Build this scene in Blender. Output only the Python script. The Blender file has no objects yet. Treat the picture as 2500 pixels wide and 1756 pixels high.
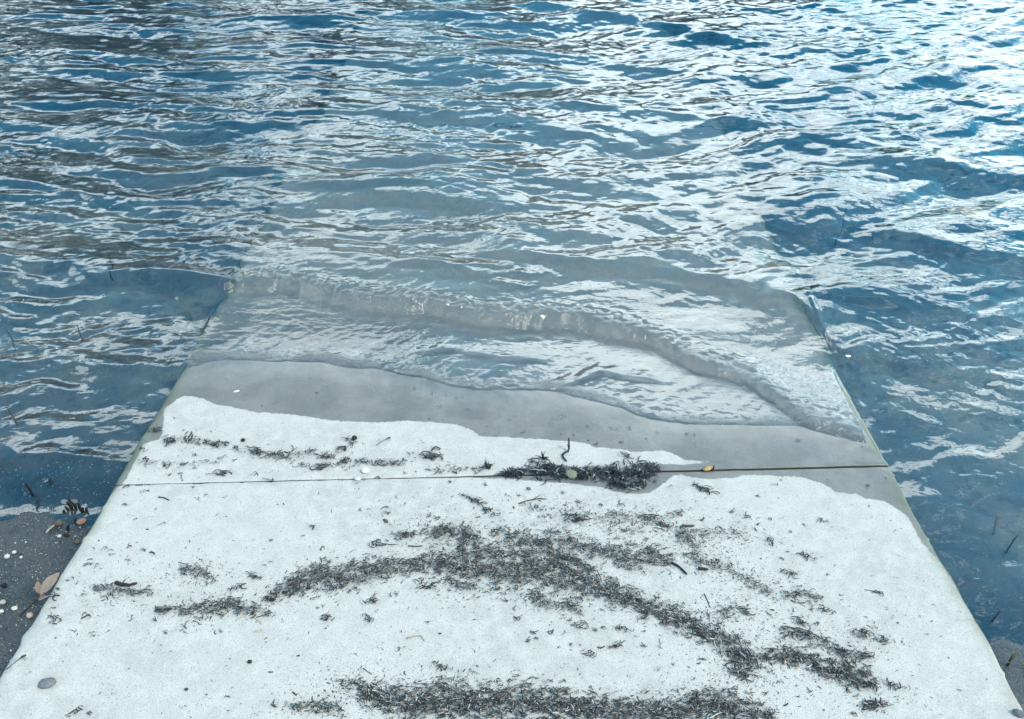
import bpy, math, random
import numpy as np
from mathutils import Vector, Matrix

rnd = random.Random(7)
nrs = np.random.RandomState(11)
S = bpy.context.scene
COL = S.collection

# ------------------------------------------------------------------ camera
W, H, LENS = 2500.0, 1756.0, 30.0
FPX = W * LENS / 36.0
SLOPE = math.radians(7.0)
TS = math.tan(SLOPE)
PITCH = math.radians(39.9)
YAW = math.radians(0.81)
CAM = Vector((0.0, 0.0, 1.766))
cd = bpy.data.cameras.new('camera'); cam = bpy.data.objects.new('camera', cd); COL.objects.link(cam)
cd.lens = LENS; cd.sensor_width = 36.0; cd.clip_start = 0.05; cd.clip_end = 2000
cam.location = CAM; cam.rotation_euler = (math.pi / 2 - PITCH, 0, YAW)
S.camera = cam

# ------------------------------------------------------------------ exposure
S.view_settings.view_transform = 'Standard'; S.view_settings.look = 'None'
S.view_settings.gamma = 1.0; S.view_settings.use_curve_mapping = False
S.view_settings.exposure = 0.9
S.cycles.use_denoising = True
S.cycles.max_bounces = 10; S.cycles.transmission_bounces = 8; S.cycles.glossy_bounces = 5
S.cycles.diffuse_bounces = 3; S.cycles.transparent_max_bounces = 8
S.cycles.caustics_refractive = True; S.cycles.caustics_reflective = True
S.cycles.blur_glossy = 0.3

# ------------------------------------------------------------------ sky and sun
SUN_EL, SUN_AZ = math.radians(52), math.radians(108)      # azimuth to the right of straight ahead
sun_dir = Vector((math.sin(SUN_AZ) * math.cos(SUN_EL), math.cos(SUN_AZ) * math.cos(SUN_EL), math.sin(SUN_EL)))
world = bpy.data.worlds.new('World'); S.world = world; world.use_nodes = True
nt = world.node_tree; nt.nodes.clear()
def wn(t, **k):
    n = nt.nodes.new(t)
    for a, v in k.items(): setattr(n, a, v)
    return n
def wmath(op, a, b=None, c=None, clamp=False):
    n = wn('ShaderNodeMath', operation=op); n.use_clamp = clamp
    for i, v in enumerate((a, b, c)):
        if v is None: continue
        if isinstance(v, (int, float)): n.inputs[i].default_value = v
        else: nt.links.new(v, n.inputs[i])
    return n.outputs[0]
sky = wn('ShaderNodeTexSky', sky_type='NISHITA'); sky.sun_disc = False
sky.sun_elevation = SUN_EL; sky.sun_rotation = SUN_AZ
sky.air_density = 1.7; sky.dust_density = 0.0; sky.ozone_density = 5.0
tc = wn('ShaderNodeTexCoord')
sep = wn('ShaderNodeSeparateXYZ'); nt.links.new(tc.outputs['Generated'], sep.inputs[0])
zz = wmath('ADD', wmath('MAXIMUM', sep.outputs[2], 0.0), 0.22)
comb = wn('ShaderNodeCombineXYZ')
nt.links.new(wmath('DIVIDE', sep.outputs[0], zz), comb.inputs[0])
nt.links.new(wmath('DIVIDE', sep.outputs[1], zz), comb.inputs[1])
comb.inputs[2].default_value = 9.37
n1 = wn('ShaderNodeTexNoise'); n1.inputs['Scale'].default_value = 2.1; n1.inputs['Detail'].default_value = 7; n1.inputs['Roughness'].default_value = 0.52
n1.inputs['Distortion'].default_value = 0.25
nt.links.new(comb.outputs[0], n1.inputs['Vector'])
mr = wn('ShaderNodeMapRange', interpolation_type='SMOOTHSTEP')
el = wn('ShaderNodeMapRange', interpolation_type='SMOOTHSTEP')      # cumulus seen from below: more gaps overhead than low down
for i_, v_ in ((1, .28), (2, .70), (3, .447), (4, .55)): el.inputs[i_].default_value = v_
nt.links.new(sep.outputs[2], el.inputs[0]); nt.links.new(el.outputs[0], mr.inputs[1])
nt.links.new(wmath('ADD', el.outputs[0], .085), mr.inputs[2])
nt.links.new(n1.outputs['Fac'], mr.inputs[0])
# clouds are brighter towards the sun, greyer where they are thick
vd = wn('ShaderNodeVectorMath', operation='DOT_PRODUCT'); vd.inputs[1].default_value = sun_dir
nt.links.new(tc.outputs['Generated'], vd.inputs[0])
near = wmath('MAXIMUM', wmath('MULTIPLY_ADD', vd.outputs['Value'], 0.5, 0.5), 0.0)
glow = wmath('ADD', wmath('MULTIPLY', wmath('POWER', near, 2.0), 0.6), wmath('MULTIPLY', wmath('POWER', near, 30.0), 0.5))
n2 = wn('ShaderNodeTexNoise'); n2.inputs['Scale'].default_value = 4.0; n2.inputs['Detail'].default_value = 5
nt.links.new(comb.outputs[0], n2.inputs['Vector'])
shade = wmath('MULTIPLY_ADD', n2.outputs['Fac'], 1.1, 0.45)
cl_str = wmath('MULTIPLY', wmath('ADD', glow, 1.7), shade)
bg_sky = wn('ShaderNodeBackground'); bg_sky.inputs[1].default_value = 0.15
hs = wn('ShaderNodeHueSaturation'); hs.inputs['Saturation'].default_value = 1.6; hs.inputs['Hue'].default_value = 0.474; nt.links.new(sky.outputs[0], hs.inputs['Color'])
nt.links.new(hs.outputs[0], bg_sky.inputs[0])
bg_cl = wn('ShaderNodeBackground'); bg_cl.inputs[0].default_value = (0.80, 0.95, 1.0, 1)
nt.links.new(cl_str, bg_cl.inputs[1])
mx = wn('ShaderNodeMixShader'); nt.links.new(mr.outputs[0], mx.inputs[0])
nt.links.new(bg_sky.outputs[0], mx.inputs[1]); nt.links.new(bg_cl.outputs[0], mx.inputs[2])
wo = wn('ShaderNodeOutputWorld'); nt.links.new(mx.outputs[0], wo.inputs[0])
world.cycles.sampling_method = 'MANUAL'; world.cycles.sample_map_resolution = 1024

sd = bpy.data.lights.new('sun', 'SUN'); sd.energy = 2.4; sd.angle = math.radians(22); sd.color = (1.0, 0.80, 0.56)
so = bpy.data.objects.new('sun', sd); COL.objects.link(so)
so.rotation_euler = sun_dir.to_track_quat('Z', 'Y').to_euler(); so.location = (5, 8, 12)

# ------------------------------------------------------------------ pixel -> place
RM = cam.rotation_euler.to_matrix()
D_RAMP = 1.5
N_RAMP = Vector((0, math.sin(SLOPE), math.cos(SLOPE)))
Y_W = 2.07                                     # where the slab meets the still water level (z = 0)
def ramp_z(y): return -(y - Y_W) * TS
def ray(px, py): return RM @ Vector(((px - W / 2) / FPX, -(py - H / 2) / FPX, -1.0))
def on_ramp(px, py, h=0.0):
    d = ray(px, py); t = (D_RAMP - h) / -(d.dot(N_RAMP)); return CAM + d * t
def on_level(px, py, z=0.0):
    d = ray(px, py); return CAM + d * ((z - CAM.z) / d.z)
def mm_per_px(p): return (p - CAM).dot(RM @ Vector((0, 0, -1))) / FPX

# ------------------------------------------------------------------ numpy noise
_P = nrs.permutation(256); _P = np.concatenate([_P, _P, _P])
_G = nrs.rand(256) * 2 * np.pi
_GX, _GY = np.cos(_G), np.sin(_G)
def perlin(x, y):
    xi = np.floor(x).astype(np.int64); yi = np.floor(y).astype(np.int64)
    xf = x - xi; yf = y - yi; xi &= 255; yi &= 255
    u = xf * xf * xf * (xf * (xf * 6 - 15) + 10); v = yf * yf * yf * (yf * (yf * 6 - 15) + 10)
    def g(i, j, a, b):
        k = _P[_P[i] + j]; return _GX[k] * a + _GY[k] * b
    a = g(xi, yi, xf, yf); b = g(xi + 1, yi, xf - 1, yf); c = g(xi, yi + 1, xf, yf - 1); d = g(xi + 1, yi + 1, xf - 1, yf - 1)
    return (a + u * (b - a)) * (1 - v) + (c + u * (d - c)) * v
def fbm(x, y, o=4, gain=0.5):
    r = 0; a = 1.0
    for i in range(o):
        r = r + a * perlin(x + 17.3 * i, y - 9.1 * i); x = x * 2.03; y = y * 2.03; a *= gain
    return r
def sstep(a, b, x):
    t = np.clip((x - a) / (b - a), 0, 1); return t * t * (3 - 2 * t)

# ------------------------------------------------------------------ mesh helpers
def link(o, parent=None):
    COL.objects.link(o)
    if parent: o.parent = parent
    return o
def tag(o, label=None, cat=None, group=None, kind=None):
    if label: o['label'] = label
    if cat: o['category'] = cat
    if group: o['group'] = group
    if kind: o['kind'] = kind
    return o
def empty(name, loc=(0, 0, 0), rot=None):
    o = bpy.data.objects.new(name, None); o.empty_display_size = 0.02; o.location = loc
    if rot is not None: o.rotation_euler = rot
    return link(o)
def grid_mesh(name, X, Y, Z, mat, smooth=True, attrs=None):
    """X,Y,Z of shape (rows, cols), rows run along y and columns along x."""
    r, c = X.shape
    me = bpy.data.meshes.new(name)
    co = np.stack([X, Y, Z], -1).reshape(-1, 3).astype(np.float32)
    i = np.arange(r * c).reshape(r, c)
    q = np.stack([i[:-1, :-1], i[:-1, 1:], i[1:, 1:], i[1:, :-1]], -1).reshape(-1, 4).astype(np.int32)
    me.vertices.add(len(co)); me.vertices.foreach_set('co', co.ravel())
    me.loops.add(q.size); me.loops.foreach_set('vertex_index', q.ravel())
    me.polygons.add(len(q)); me.polygons.foreach_set('loop_start', np.arange(0, q.size, 4, dtype=np.int32))
    me.polygons.foreach_set('use_smooth', np.full(len(q), smooth, dtype=bool))
    me.update(calc_edges=True)
    for k, v in (attrs or {}).items():
        a = me.attributes.new(k, 'FLOAT', 'POINT'); a.data.foreach_set('value', v.reshape(-1).astype(np.float32))
    if mat: me.materials.append(mat)
    return me
class MB:
    """collects vertices, faces and one colour per vertex; builds one mesh"""
    def __init__(s): s.v = []; s.f = []; s.c = []
    def add(s, vs, fs, col=(1, 1, 1)):
        b = len(s.v); s.v += [tuple(p) for p in vs]; s.f += [tuple(b + k for k in f) for f in fs]; s.c += [col] * len(vs)
    def tube(s, pts, rad, n=6, col=(1, 1, 1), flat=1.0, up=Vector((0, 0, 1)), cap=True):
        b = len(s.v); m = len(pts); pts = [Vector(p) for p in pts]
        for k, p in enumerate(pts):
            t = (pts[min(k + 1, m - 1)] - pts[max(k - 1, 0)]).normalized()
            a = t.cross(up)
            if a.length < 1e-4: a = t.cross(Vector((1, 0, 0)))
            a.normalize(); w = a.cross(t)
            r = rad[k] if isinstance(rad, (list, tuple)) else rad
            for j in range(n):
                th = 2 * math.pi * j / n
                s.v.append(tuple(p + a * (r * math.cos(th)) + w * (r * flat * math.sin(th)))); s.c.append(col)
        for k in range(m - 1):
            for j in range(n):
                s.f.append((b + k * n + j, b + k * n + (j + 1) % n, b + (k + 1) * n + (j + 1) % n, b + (k + 1) * n + j))
        if cap:
            s.f.append(tuple(b + j for j in reversed(range(n)))); s.f.append(tuple(b + (m - 1) * n + j for j in range(n)))
    def mesh(s, name, mat, smooth=False):
        me = bpy.data.meshes.new(name); me.from_pydata(s.v, [], s.f)
        a = me.color_attributes.new('tint', 'FLOAT_COLOR', 'POINT')
        a.data.foreach_set('color', np.array([(*c, 1.0) for c in s.c], dtype=np.float32).ravel())
        me.polygons.foreach_set('use_smooth', np.full(len(me.polygons), smooth, dtype=bool))
        me.materials.append(mat); me.update(); return me
    def build(s, name, mat, parent=None, smooth=False):
        return link(bpy.data.objects.new(name, s.mesh(name, mat, smooth)), parent)

# ------------------------------------------------------------------ materials
class NB:
    def __init__(s, name):
        s.m = bpy.data.materials.new(name); s.m.use_nodes = True; s.t = s.m.node_tree
        s.p = s.t.nodes['Principled BSDF']; s.o = s.t.nodes['Material Output']
    def n(s, t, **k):
        x = s.t.nodes.new(t)
        for a, v in k.items(): setattr(x, a, v)
        return x
    def set(s, inp, v):
        if isinstance(v, bpy.types.NodeSocket): s.t.links.new(v, inp)
        elif isinstance(v, (tuple, list)): inp.default_value = (*v, 1.0) if len(v) == 3 and inp.type == 'RGBA' else v
        else: inp.default_value = v
    def math(s, op, a, b=0.0, c=0.0, clamp=False):
        x = s.n('ShaderNodeMath', operation=op); x.use_clamp = clamp
        for i, v in enumerate((a, b, c)): s.set(x.inputs[i], v)
        return x.outputs[0]
    def noise(s, vec, scale, detail=3, rough=0.5, dist=0.0, out='Fac'):
        x = s.n('ShaderNodeTexNoise'); s.set(x.inputs['Vector'], vec)
        x.inputs['Scale'].default_value = scale; x.inputs['Detail'].default_value = detail
        x.inputs['Roughness'].default_value = rough; x.inputs['Distortion'].default_value = dist
        return x.outputs[out]
    def ramp(s, v, a, b, lo=0.0, hi=1.0, smooth=True):
        x = s.n('ShaderNodeMapRange', interpolation_type='SMOOTHSTEP' if smooth else 'LINEAR')
        for i, q in enumerate((v, a, b, lo, hi)): s.set(x.inputs[i], q)
        return x.outputs[0]
    def mix(s, f, a, b, mode='MIX'):
        x = s.n('ShaderNodeMix', data_type='RGBA', blend_type=mode)
        s.set(x.inputs[0], f); s.set(x.inputs[6], a); s.set(x.inputs[7], b); return x.outputs[2]
    def attr(s, name, out='Fac'):
        x = s.n('ShaderNodeAttribute', attribute_name=name); return x.outputs[out]
    def pos(s): return s.n('ShaderNodeNewGeometry').outputs['Position']
    def obj(s): return s.n('ShaderNodeTexCoord').outputs['Object']
    def bump(s, h, strength, dist, normal=None):
        x = s.n('ShaderNodeBump'); s.set(x.inputs['Strength'], strength); x.inputs['Distance'].default_value = dist
        s.set(x.inputs['Height'], h)
        if normal: s.set(x.inputs['Normal'], normal)
        return x.outputs[0]

def mat_concrete():
    b = NB('concrete'); P = b.pos()
    wet_d, film, edge = b.attr('wet'), b.attr('film'), b.attr('edge')
    big = b.noise(P, 3.2, 4, 0.55); mid = b.noise(P, 26, 4, 0.6); fine = b.noise(P, 420, 2, 0.6); grit = b.noise(P, 900, 1)
    blot = b.noise(P, 9, 5, 0.62)
    c = b.mix(b.ramp(big, 0.35, 0.65), (0.395, 0.376, 0.343), (0.455, 0.432, 0.392))
    c = b.mix(b.ramp(mid, 0.38, 0.66), c, (0.48, 0.455, 0.415))
    c = b.mix(b.math('MULTIPLY', b.ramp(blot, 0.55, 0.75), 0.22), c, (0.31, 0.32, 0.32))
    c = b.mix(b.math('MULTIPLY', b.ramp(fine, 0.54, 0.68), 0.7), c, (0.15, 0.155, 0.16))
    c = b.mix(b.math('MULTIPLY', b.ramp(grit, 0.62, 0.72), 0.7), c, (0.68, 0.68, 0.66))
    # edge of the damp part
    nd = b.math('MULTIPLY', b.math('SUBTRACT', b.noise(P, 55, 4, 0.6), 0.5), 0.018)
    d = b.math('ADD', wet_d, nd)
    wet = b.ramp(d, -0.0015, 0.0025)
    wc = b.mix(1.0, c, b.mix(b.ramp(film, -.10, -.50), b.mix(b.ramp(b.noise(P, 7, 5, 0.65), .35, .65), (0.31, 0.32, 0.33), (0.42, 0.425, 0.425)), (0.57, 0.55, 0.51)), 'MULTIPLY')
    c2 = b.mix(wet, c, wc)
    # algae on the outer edges
    al = b.math('MULTIPLY', b.ramp(b.math('ADD', edge, b.math('MULTIPLY', b.math('SUBTRACT', b.noise(P, 14, 4, 0.6), 0.5), 0.06)), 0.036, 0.0), 1.0)
    c3 = b.mix(b.math('MULTIPLY', al, b.ramp(d, -0.03, 0.03, 0.25, 0.75)), c2, (0.10, 0.115, 0.06))
    c3 = b.mix(b.ramp(b.attr('flank'), .001, .012), c3, (0.035, 0.04, 0.028))      # groove shade painted into the colour of flanks and joint faces
    b.set(b.p.inputs['Base Color'], c3)
    rw = b.ramp(b.math('ADD', film, b.math('MULTIPLY', b.math('SUBTRACT', b.noise(P, 10, 5, 0.62), 0.5), 0.26)), 0.0, 0.17, 0.06, 0.45)
    mr = b.n('ShaderNodeMix', data_type='FLOAT'); b.set(mr.inputs[0], wet); mr.inputs[2].default_value = 0.92; b.set(mr.inputs[3], rw)
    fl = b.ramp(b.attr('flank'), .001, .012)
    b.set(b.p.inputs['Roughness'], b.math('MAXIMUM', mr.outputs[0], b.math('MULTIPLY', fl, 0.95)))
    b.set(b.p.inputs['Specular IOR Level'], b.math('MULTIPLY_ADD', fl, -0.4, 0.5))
    h = b.math('ADD', b.math('MULTIPLY', fine, 0.6), b.math('MULTIPLY', mid, 1.6))
    st = b.math('MULTIPLY', b.ramp(wet, 0, 1, 0.75, 0.45), b.ramp(film, 0.0, 0.13, 0.12, 1.0))
    st = b.math('MAXIMUM', st, b.ramp(wet, 0, 1, 0.75, 0.0))
    b.set(b.p.inputs['Normal'], b.bump(h, st, 0.0022))
    return b.m

def mat_sand():
    b = NB('shore_sand'); P = b.pos(); hz = b.n('ShaderNodeSeparateXYZ'); b.set(hz.inputs[0], P); z = hz.outputs[2]
    big = b.noise(P, 2.2, 5, 0.6); mid = b.noise(P, 16, 4, 0.6); fine = b.noise(P, 330, 2, 0.7); grit = b.noise(P, 620, 1)
    c = b.mix(b.ramp(big, 0.38, 0.62), (0.026, 0.032, 0.038), (0.058, 0.059, 0.058))
    c = b.mix(b.math('MULTIPLY', b.ramp(mid, 0.5, 0.72), 0.7), c, (0.015, 0.019, 0.024))
    c = b.mix(b.math('MULTIPLY', b.ramp(fine, 0.52, 0.68), 0.75), c, (0.04, 0.045, 0.05))
    c = b.mix(b.math('MULTIPLY', b.ramp(grit, 0.655, 0.72), b.ramp(z, -.03, .01, .12, .75)), c, (0.42, 0.42, 0.39))
    dry = b.ramp(z, 0.02, 0.22)
    c = b.mix(b.math('MULTIPLY', dry, 0.6), c, b.mix(1.0, c, (1.1, 1.1, 1.1), 'MULTIPLY'))
    c = b.mix(b.ramp(z, -.01, -.07), c, b.mix(1.0, c, (3.6, 3.2, 2.7), 'MULTIPLY'))   # pale silt on the sunken part
    b.set(b.p.inputs['Base Color'], c)
    b.set(b.p.inputs['Roughness'], b.ramp(b.math('ADD', z, b.math('MULTIPLY', b.math('SUBTRACT', mid, 0.5), 0.06)), 0.01, 0.16, 0.16, 0.5))
    b.set(b.p.inputs['Normal'], b.bump(b.math('ADD', b.math('MULTIPLY', mid, 2.0), b.math('MULTIPLY', fine, 0.5)), 0.6, 0.006))
    return b.m

def mat_water():
    b = NB('lake_water'); P = b.pos()
    b.set(b.p.inputs['Base Color'], (1, 1, 1)); b.set(b.p.inputs['Transmission Weight'], 1.0)
    b.set(b.p.inputs['IOR'], 1.333); b.set(b.p.inputs['Coat Weight'], 1.0); b.set(b.p.inputs['Coat IOR'], 1.56); b.set(b.p.inputs['Coat Roughness'], 0.012); b.set(b.p.inputs['Roughness'], 0.012)
    mp = b.n('ShaderNodeMapping'); b.set(mp.inputs[0], P); mp.inputs['Scale'].default_value = (0.55, 1.0, 1.0); mp.inputs['Rotation'].default_value = (0, 0, 0.15)
    mp2 = b.n('ShaderNodeMapping'); b.set(mp2.inputs[0], P); mp2.inputs['Scale'].default_value = (1.0, 0.6, 1.0); mp2.inputs['Rotation'].default_value = (0, 0, -0.5)
    f1 = b.noise(mp.outputs[0], 28, 2, 0.5, 0.4); f2 = b.noise(mp2.outputs[0], 85, 2, 0.5, 0.3)
    calm = b.ramp(b.noise(P, 2.4, 3, 0.5), 0.40, 0.62, 0.15, 1.0)
    h = b.math('ADD', f1, b.math('MULTIPLY', f2, b.math('MULTIPLY', calm, 0.30)))
    f3 = b.noise(P, 95, 4, 0.65, 0.6)
    h = b.math('ADD', h, b.math('MULTIPLY', f3, b.math('MULTIPLY', b.attr('churn'), 2.6)))
    nb = b.bump(h, 0.34, 0.006); b.set(b.p.inputs['Normal'], nb); b.set(b.p.inputs['Coat Normal'], nb)
    va = b.n('ShaderNodeVolumeAbsorption'); va.inputs['Color'].default_value = (0.26, 0.64, 0.86, 1); va.inputs['Density'].default_value = 1.1
    b.t.links.new(va.outputs[0], b.o.inputs['Volume'])
    return b.m

def mat_simple(name, col, rough=0.7, spec=0.5, var=0.25, scale=90, bump=0.3, tint=False, bd=0.002):
    b = NB(name); P = b.obj(); n = b.noise(P, scale, 4, 0.6)
    base = b.attr('tint', 'Color') if tint else None
    lo = tuple(c * (1 - var) for c in col); hi = tuple(min(1, c * (1 + var)) for c in col)
    c = b.mix(b.ramp(n, 0.35, 0.65), lo, hi)
    if tint: c = b.mix(1.0, base, c, 'MULTIPLY')
    b.set(b.p.inputs['Base Color'], c); b.set(b.p.inputs['Roughness'], rough); b.set(b.p.inputs['Specular IOR Level'], spec)
    if bump: b.set(b.p.inputs['Normal'], b.bump(n, bump, bd))
    return b.m

M_CON, M_SAND, M_WATER = mat_concrete(), mat_sand(), mat_water()
M_WRACK = mat_simple('dried_seagrass', (1, 1, 1), 0.6, 0.35, 0.2, 200, 0.0, True)
M_WETW = mat_simple('wet_seagrass', (1, 1, 1), 0.28, 0.5, 0.2, 200, 0.0, True)
M_WOOD = mat_simple('dead_wood', (1, 1, 1), 0.7, 0.3, 0.35, 160, 0.6, True, 0.001)
M_STONE = mat_simple('stone', (1, 1, 1), 0.75, 0.4, 0.3, 220, 0.5, True, 0.0015)
M_SHELL = mat_simple('shell', (1, 1, 1), 0.4, 0.5, 0.12, 160, 0.2, True, 0.0008)
M_GRIT = mat_simple('shell_grit', (1, 1, 1), 0.6, 0.4, 0.1, 100, 0.0, True)
M_JOINT = mat_simple('joint_grit', (0.03, 0.034, 0.036), 0.95, 0.05, 0.5, 260, 0.8)
M_FOL = mat_simple('tree_leaves', (0.025, 0.034, 0.018), 0.7, 0.3, 0.5, 1.0, 0.0)
M_BARK = mat_simple('bark', (0.05, 0.042, 0.035), 0.9, 0.2, 0.3, 8, 0.5)

# ------------------------------------------------------------------ ramp slabs
LEFT_PX = [(0, 1645), (78, 1517), (149, 1400), (238, 1256), (290, 1163), (394, 985)]
RIGHT_PX = [(2500, 1729), (2416, 1569), (2327, 1413), (2230, 1249), (2186, 1160), (2140, 1080)]
lp = sorted([(p.y, p.x) for p in (on_ramp(*q) for q in LEFT_PX)])
rp = sorted([(p.y, p.x) for p in (on_ramp(*q) for q in RIGHT_PX)])
XL_FAR = lp[-1][1]; XR_FAR = rp[-1][1]
def edge_x(side, y):
    t = lp if side < 0 else rp
    far = XL_FAR if side < 0 else XR_FAR
    x = np.interp(y, [q[0] for q in t] + [t[-1][0] + 0.4], [q[1] for q in t] + [far])
    n = 0.004 * fbm(y * 6 + side * 31, y * 0 + 3.3, 3) + 0.004 * np.minimum(0, fbm(y * 28 + side * 13, y * 0 + 7.7, 2) + 0.12) * 3
    return x + n * (-side)
jl, jr = on_ramp(280, 1184), on_ramp(2185, 1135)
def joint_y(x): return jl.y + (x - jl.x) / (jr.x - jl.x) * (jr.y - jl.y)
def unp(pts, h=0.0): return np.array([[*on_ramp(a, b, h)[:2]] for a, b in pts])
WETP = [(215, 1300), (262, 1215), (288, 1190), (305, 1175), (324, 1138), (352, 1082), (394, 1071), (400, 1026), (400, 1000), (443, 967), (465, 967), (498, 974), (521, 985), (550, 991),
 (632, 1008), (707, 1011), (770, 1020), (825, 1028), (918, 1032), (985, 1028), (1048, 1030), (1115, 1037), (1152, 1049), (1171, 1065), (1253, 1069), (1383, 1077), (1420, 1080),
 (1450, 1091), (1513, 1097), (1550, 1104), (1599, 1101), (1628, 1101), (1655, 1114), (1675, 1123), (1758, 1130), (1659, 1133), (1592, 1131), (1546, 1135), (1504, 1141), (1447, 1136),
 (1405, 1139), (1371, 1135), (1334, 1132), (1306, 1135), (1274, 1143), (1235, 1152), (1192, 1159), (1150, 1163), (1150, 1167), (1263, 1169), (1306, 1175), (1376, 1179), (1433, 1187),
 (1470, 1189), (1490, 1197), (1518, 1204), (1552, 1207), (1586, 1204), (1609, 1189), (1626, 1176), (1643, 1160), (1657, 1158), (1674, 1162), (1716, 1169), (1739, 1170), (1800, 1165),
 (1814, 1160), (1948, 1163), (2011, 1180), (2041, 1202), (2089, 1206), (2111, 1217), (2160, 1223), (2186, 1240), (2219, 1264), (2234, 1294), (2249, 1323), (2294, 1368), (2312, 1401),
 (2349, 1454), (2379, 1513), (2416, 1569), (2700, 1600), (2900, -200), (-600, -200), (-300, 1300)]
WET = unp(WETP)
def poly_sdf(X, Y, P):
    shp = X.shape; x = X.ravel(); y = Y.ravel(); best = np.full(x.shape, 1e9); ins = np.zeros(x.shape, bool)
    for i in range(len(P)):
        a, b = P[i], P[(i + 1) % len(P)]; e = b - a
        t = np.clip(((x - a[0]) * e[0] + (y - a[1]) * e[1]) / max(e @ e, 1e-12), 0, 1)
        best = np.minimum(best, (x - a[0] - t * e[0]) ** 2 + (y - a[1] - t * e[1]) ** 2)
        c = ((a[1] > y) != (b[1] > y)); xi = a[0] + (y - a[1]) / (e[1] if abs(e[1]) > 1e-12 else 1e-12) * e[0]
        ins ^= (c & (x < xi))
    d = np.sqrt(best); return np.where(ins, d, -d).reshape(shp)

F1 = [(-200, 700), (0, 705), (186, 712), (335, 725), (484, 738), (551, 744), (610, 746), (680, 738), (735, 742), (781, 759), (850, 773), (918, 781), (992, 785), (1056, 788), (1104, 801), (1160, 809), (1234, 816), (1309, 818),
 (1383, 818), (1450, 827), (1487, 840), (1550, 852), (1599, 863), (1643, 889), (1690, 915), (1717, 926), (1799, 943), (1843, 963), (1873, 982), (1910, 1004), (1948, 1034), (1985, 1052), (2041, 1067), (2096, 1080), (2140, 1088)]
F2 = [(400, 886), (450, 889), (558, 883), (670, 889), (781, 889), (850, 904), (918, 904), (974, 920), (1033, 928), (1085, 945), (1160, 959), (1253, 959), (1346, 958), (1402, 974), (1457, 987), (1513, 1000), (1550, 1019),
 (1588, 1030), (1675, 1043), (1762, 1043), (1855, 1046), (1940, 1045), (1985, 1056), (2041, 1071), (2096, 1084), (2140, 1092), (2200, 1105)]
F1w = unp(F1); F2w = unp(F2)
def line_y(L, x): return np.interp(x, L[:, 0], L[:, 1])

ramp = tag(empty('ramp', (0, Y_W, 0)), 'pale concrete boat ramp of jointed slabs sloping down into the lake', 'ramp', kind='structure')
ramp_loc = Vector((0, Y_W, 0))
EDGE_D = np.array([0, .002, .005, .009, .014, .021, .03])
def slab(y0f, y1f, ny, label, fine_rows=None):
    u = np.concatenate([EDGE_D, np.linspace(.04, 1.0, 90)])
    t = fine_rows if fine_rows is not None else np.linspace(0, 1, ny)
    rows = len(t)
    cols_l = EDGE_D; mid_n = 200
    X = np.zeros((rows, 2 * len(EDGE_D) + mid_n)); Y = np.zeros_like(X)
    tt = t[:, None]
    xg = np.linspace(XL_FAR, XR_FAR, X.shape[1])[None, :]
    Y = y0f(xg) * (1 - tt) + y1f(xg) * tt
    yl = Y[:, 0]; yr = Y[:, -1]
    xl = edge_x(-1, yl); xr = edge_x(1, yr)
    m = np.linspace(0, 1, mid_n + 2)[1:-1]
    a = xl + .03; bq = xr - .03
    X[:, :len(EDGE_D)] = xl[:, None] + EDGE_D
    X[:, len(EDGE_D):len(EDGE_D) + mid_n] = a[:, None] * (1 - m) + bq[:, None] * m
    X[:, len(EDGE_D) + mid_n:] = xr[:, None] - EDGE_D[::-1]
    dl = X - xl[:, None]; dr = xr[:, None] - X; ed = np.minimum(dl, dr)
    da = np.abs(Y - y0f(X)) + 0 * X; db = np.abs(Y - y1f(X)); en = np.minimum(da, db)
    Z = ramp_z(Y) + 0.0012 * fbm(X * 3, Y * 3, 3) + 0.0004 * fbm(X * 22, Y * 22, 2)
    wear = 1 + 0.6 * fbm(Y * 9 + X, X * 9, 2)
    Z -= 0.006 * wear * np.exp(-ed / 0.004)
    Z -= 0.0022 * (1 + 0.8 * fbm(X * 14, Y * 3, 2)) * np.exp(-en / 0.004)
    wet = poly_sdf(X, Y, WET); film = line_y(F2w, X) - Y
    # skirts
    def ring(A, dz=None):
        B = np.pad(A, 1, mode='edge')
        return B
    Xr, Yr = ring(X), ring(Y); Zr = ring(Z); Zr[0] -= .16; Zr[-1] -= .16; Zr[1:-1, 0] -= .16; Zr[1:-1, -1] -= .16
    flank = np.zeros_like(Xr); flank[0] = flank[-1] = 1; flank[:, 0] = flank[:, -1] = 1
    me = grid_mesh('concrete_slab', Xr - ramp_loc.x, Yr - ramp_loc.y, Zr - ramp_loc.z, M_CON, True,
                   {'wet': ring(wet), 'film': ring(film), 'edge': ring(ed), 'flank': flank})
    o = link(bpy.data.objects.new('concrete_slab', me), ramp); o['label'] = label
    return o
GAP = 0.0035
def gap(x): return np.interp(x, [XL_FAR, -.3, .2, XR_FAR], [.0013, .0018, .0042, .0046]) + .0006 * fbm(x * 12, x * 0 + 2, 2)
e5 = np.array([0, .002, .005, .009, .014, .02])
L1 = 1.02
near_rows = np.concatenate([np.linspace(-2.4, 0.75, 40), np.linspace(0.77, 1.0, 3)])
yj0 = joint_y(0)
def rows(y0, y1, step):
    L = y1 - y0; n = max(2, int((L - .04) / step))
    return np.concatenate([e5 / L, np.linspace(.02, L - .02, n)[1:-1] / L, 1 - e5[::-1] / L])
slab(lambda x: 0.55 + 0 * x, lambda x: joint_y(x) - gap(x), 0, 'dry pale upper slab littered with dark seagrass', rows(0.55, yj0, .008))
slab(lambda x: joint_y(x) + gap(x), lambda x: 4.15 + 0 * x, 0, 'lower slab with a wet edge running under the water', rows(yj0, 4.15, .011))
slab(lambda x: 4.157 + 0 * x, lambda x: 7.0 + 0 * x, 0, 'fully sunken slab', rows(4.157, 7.0, .05))
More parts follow.
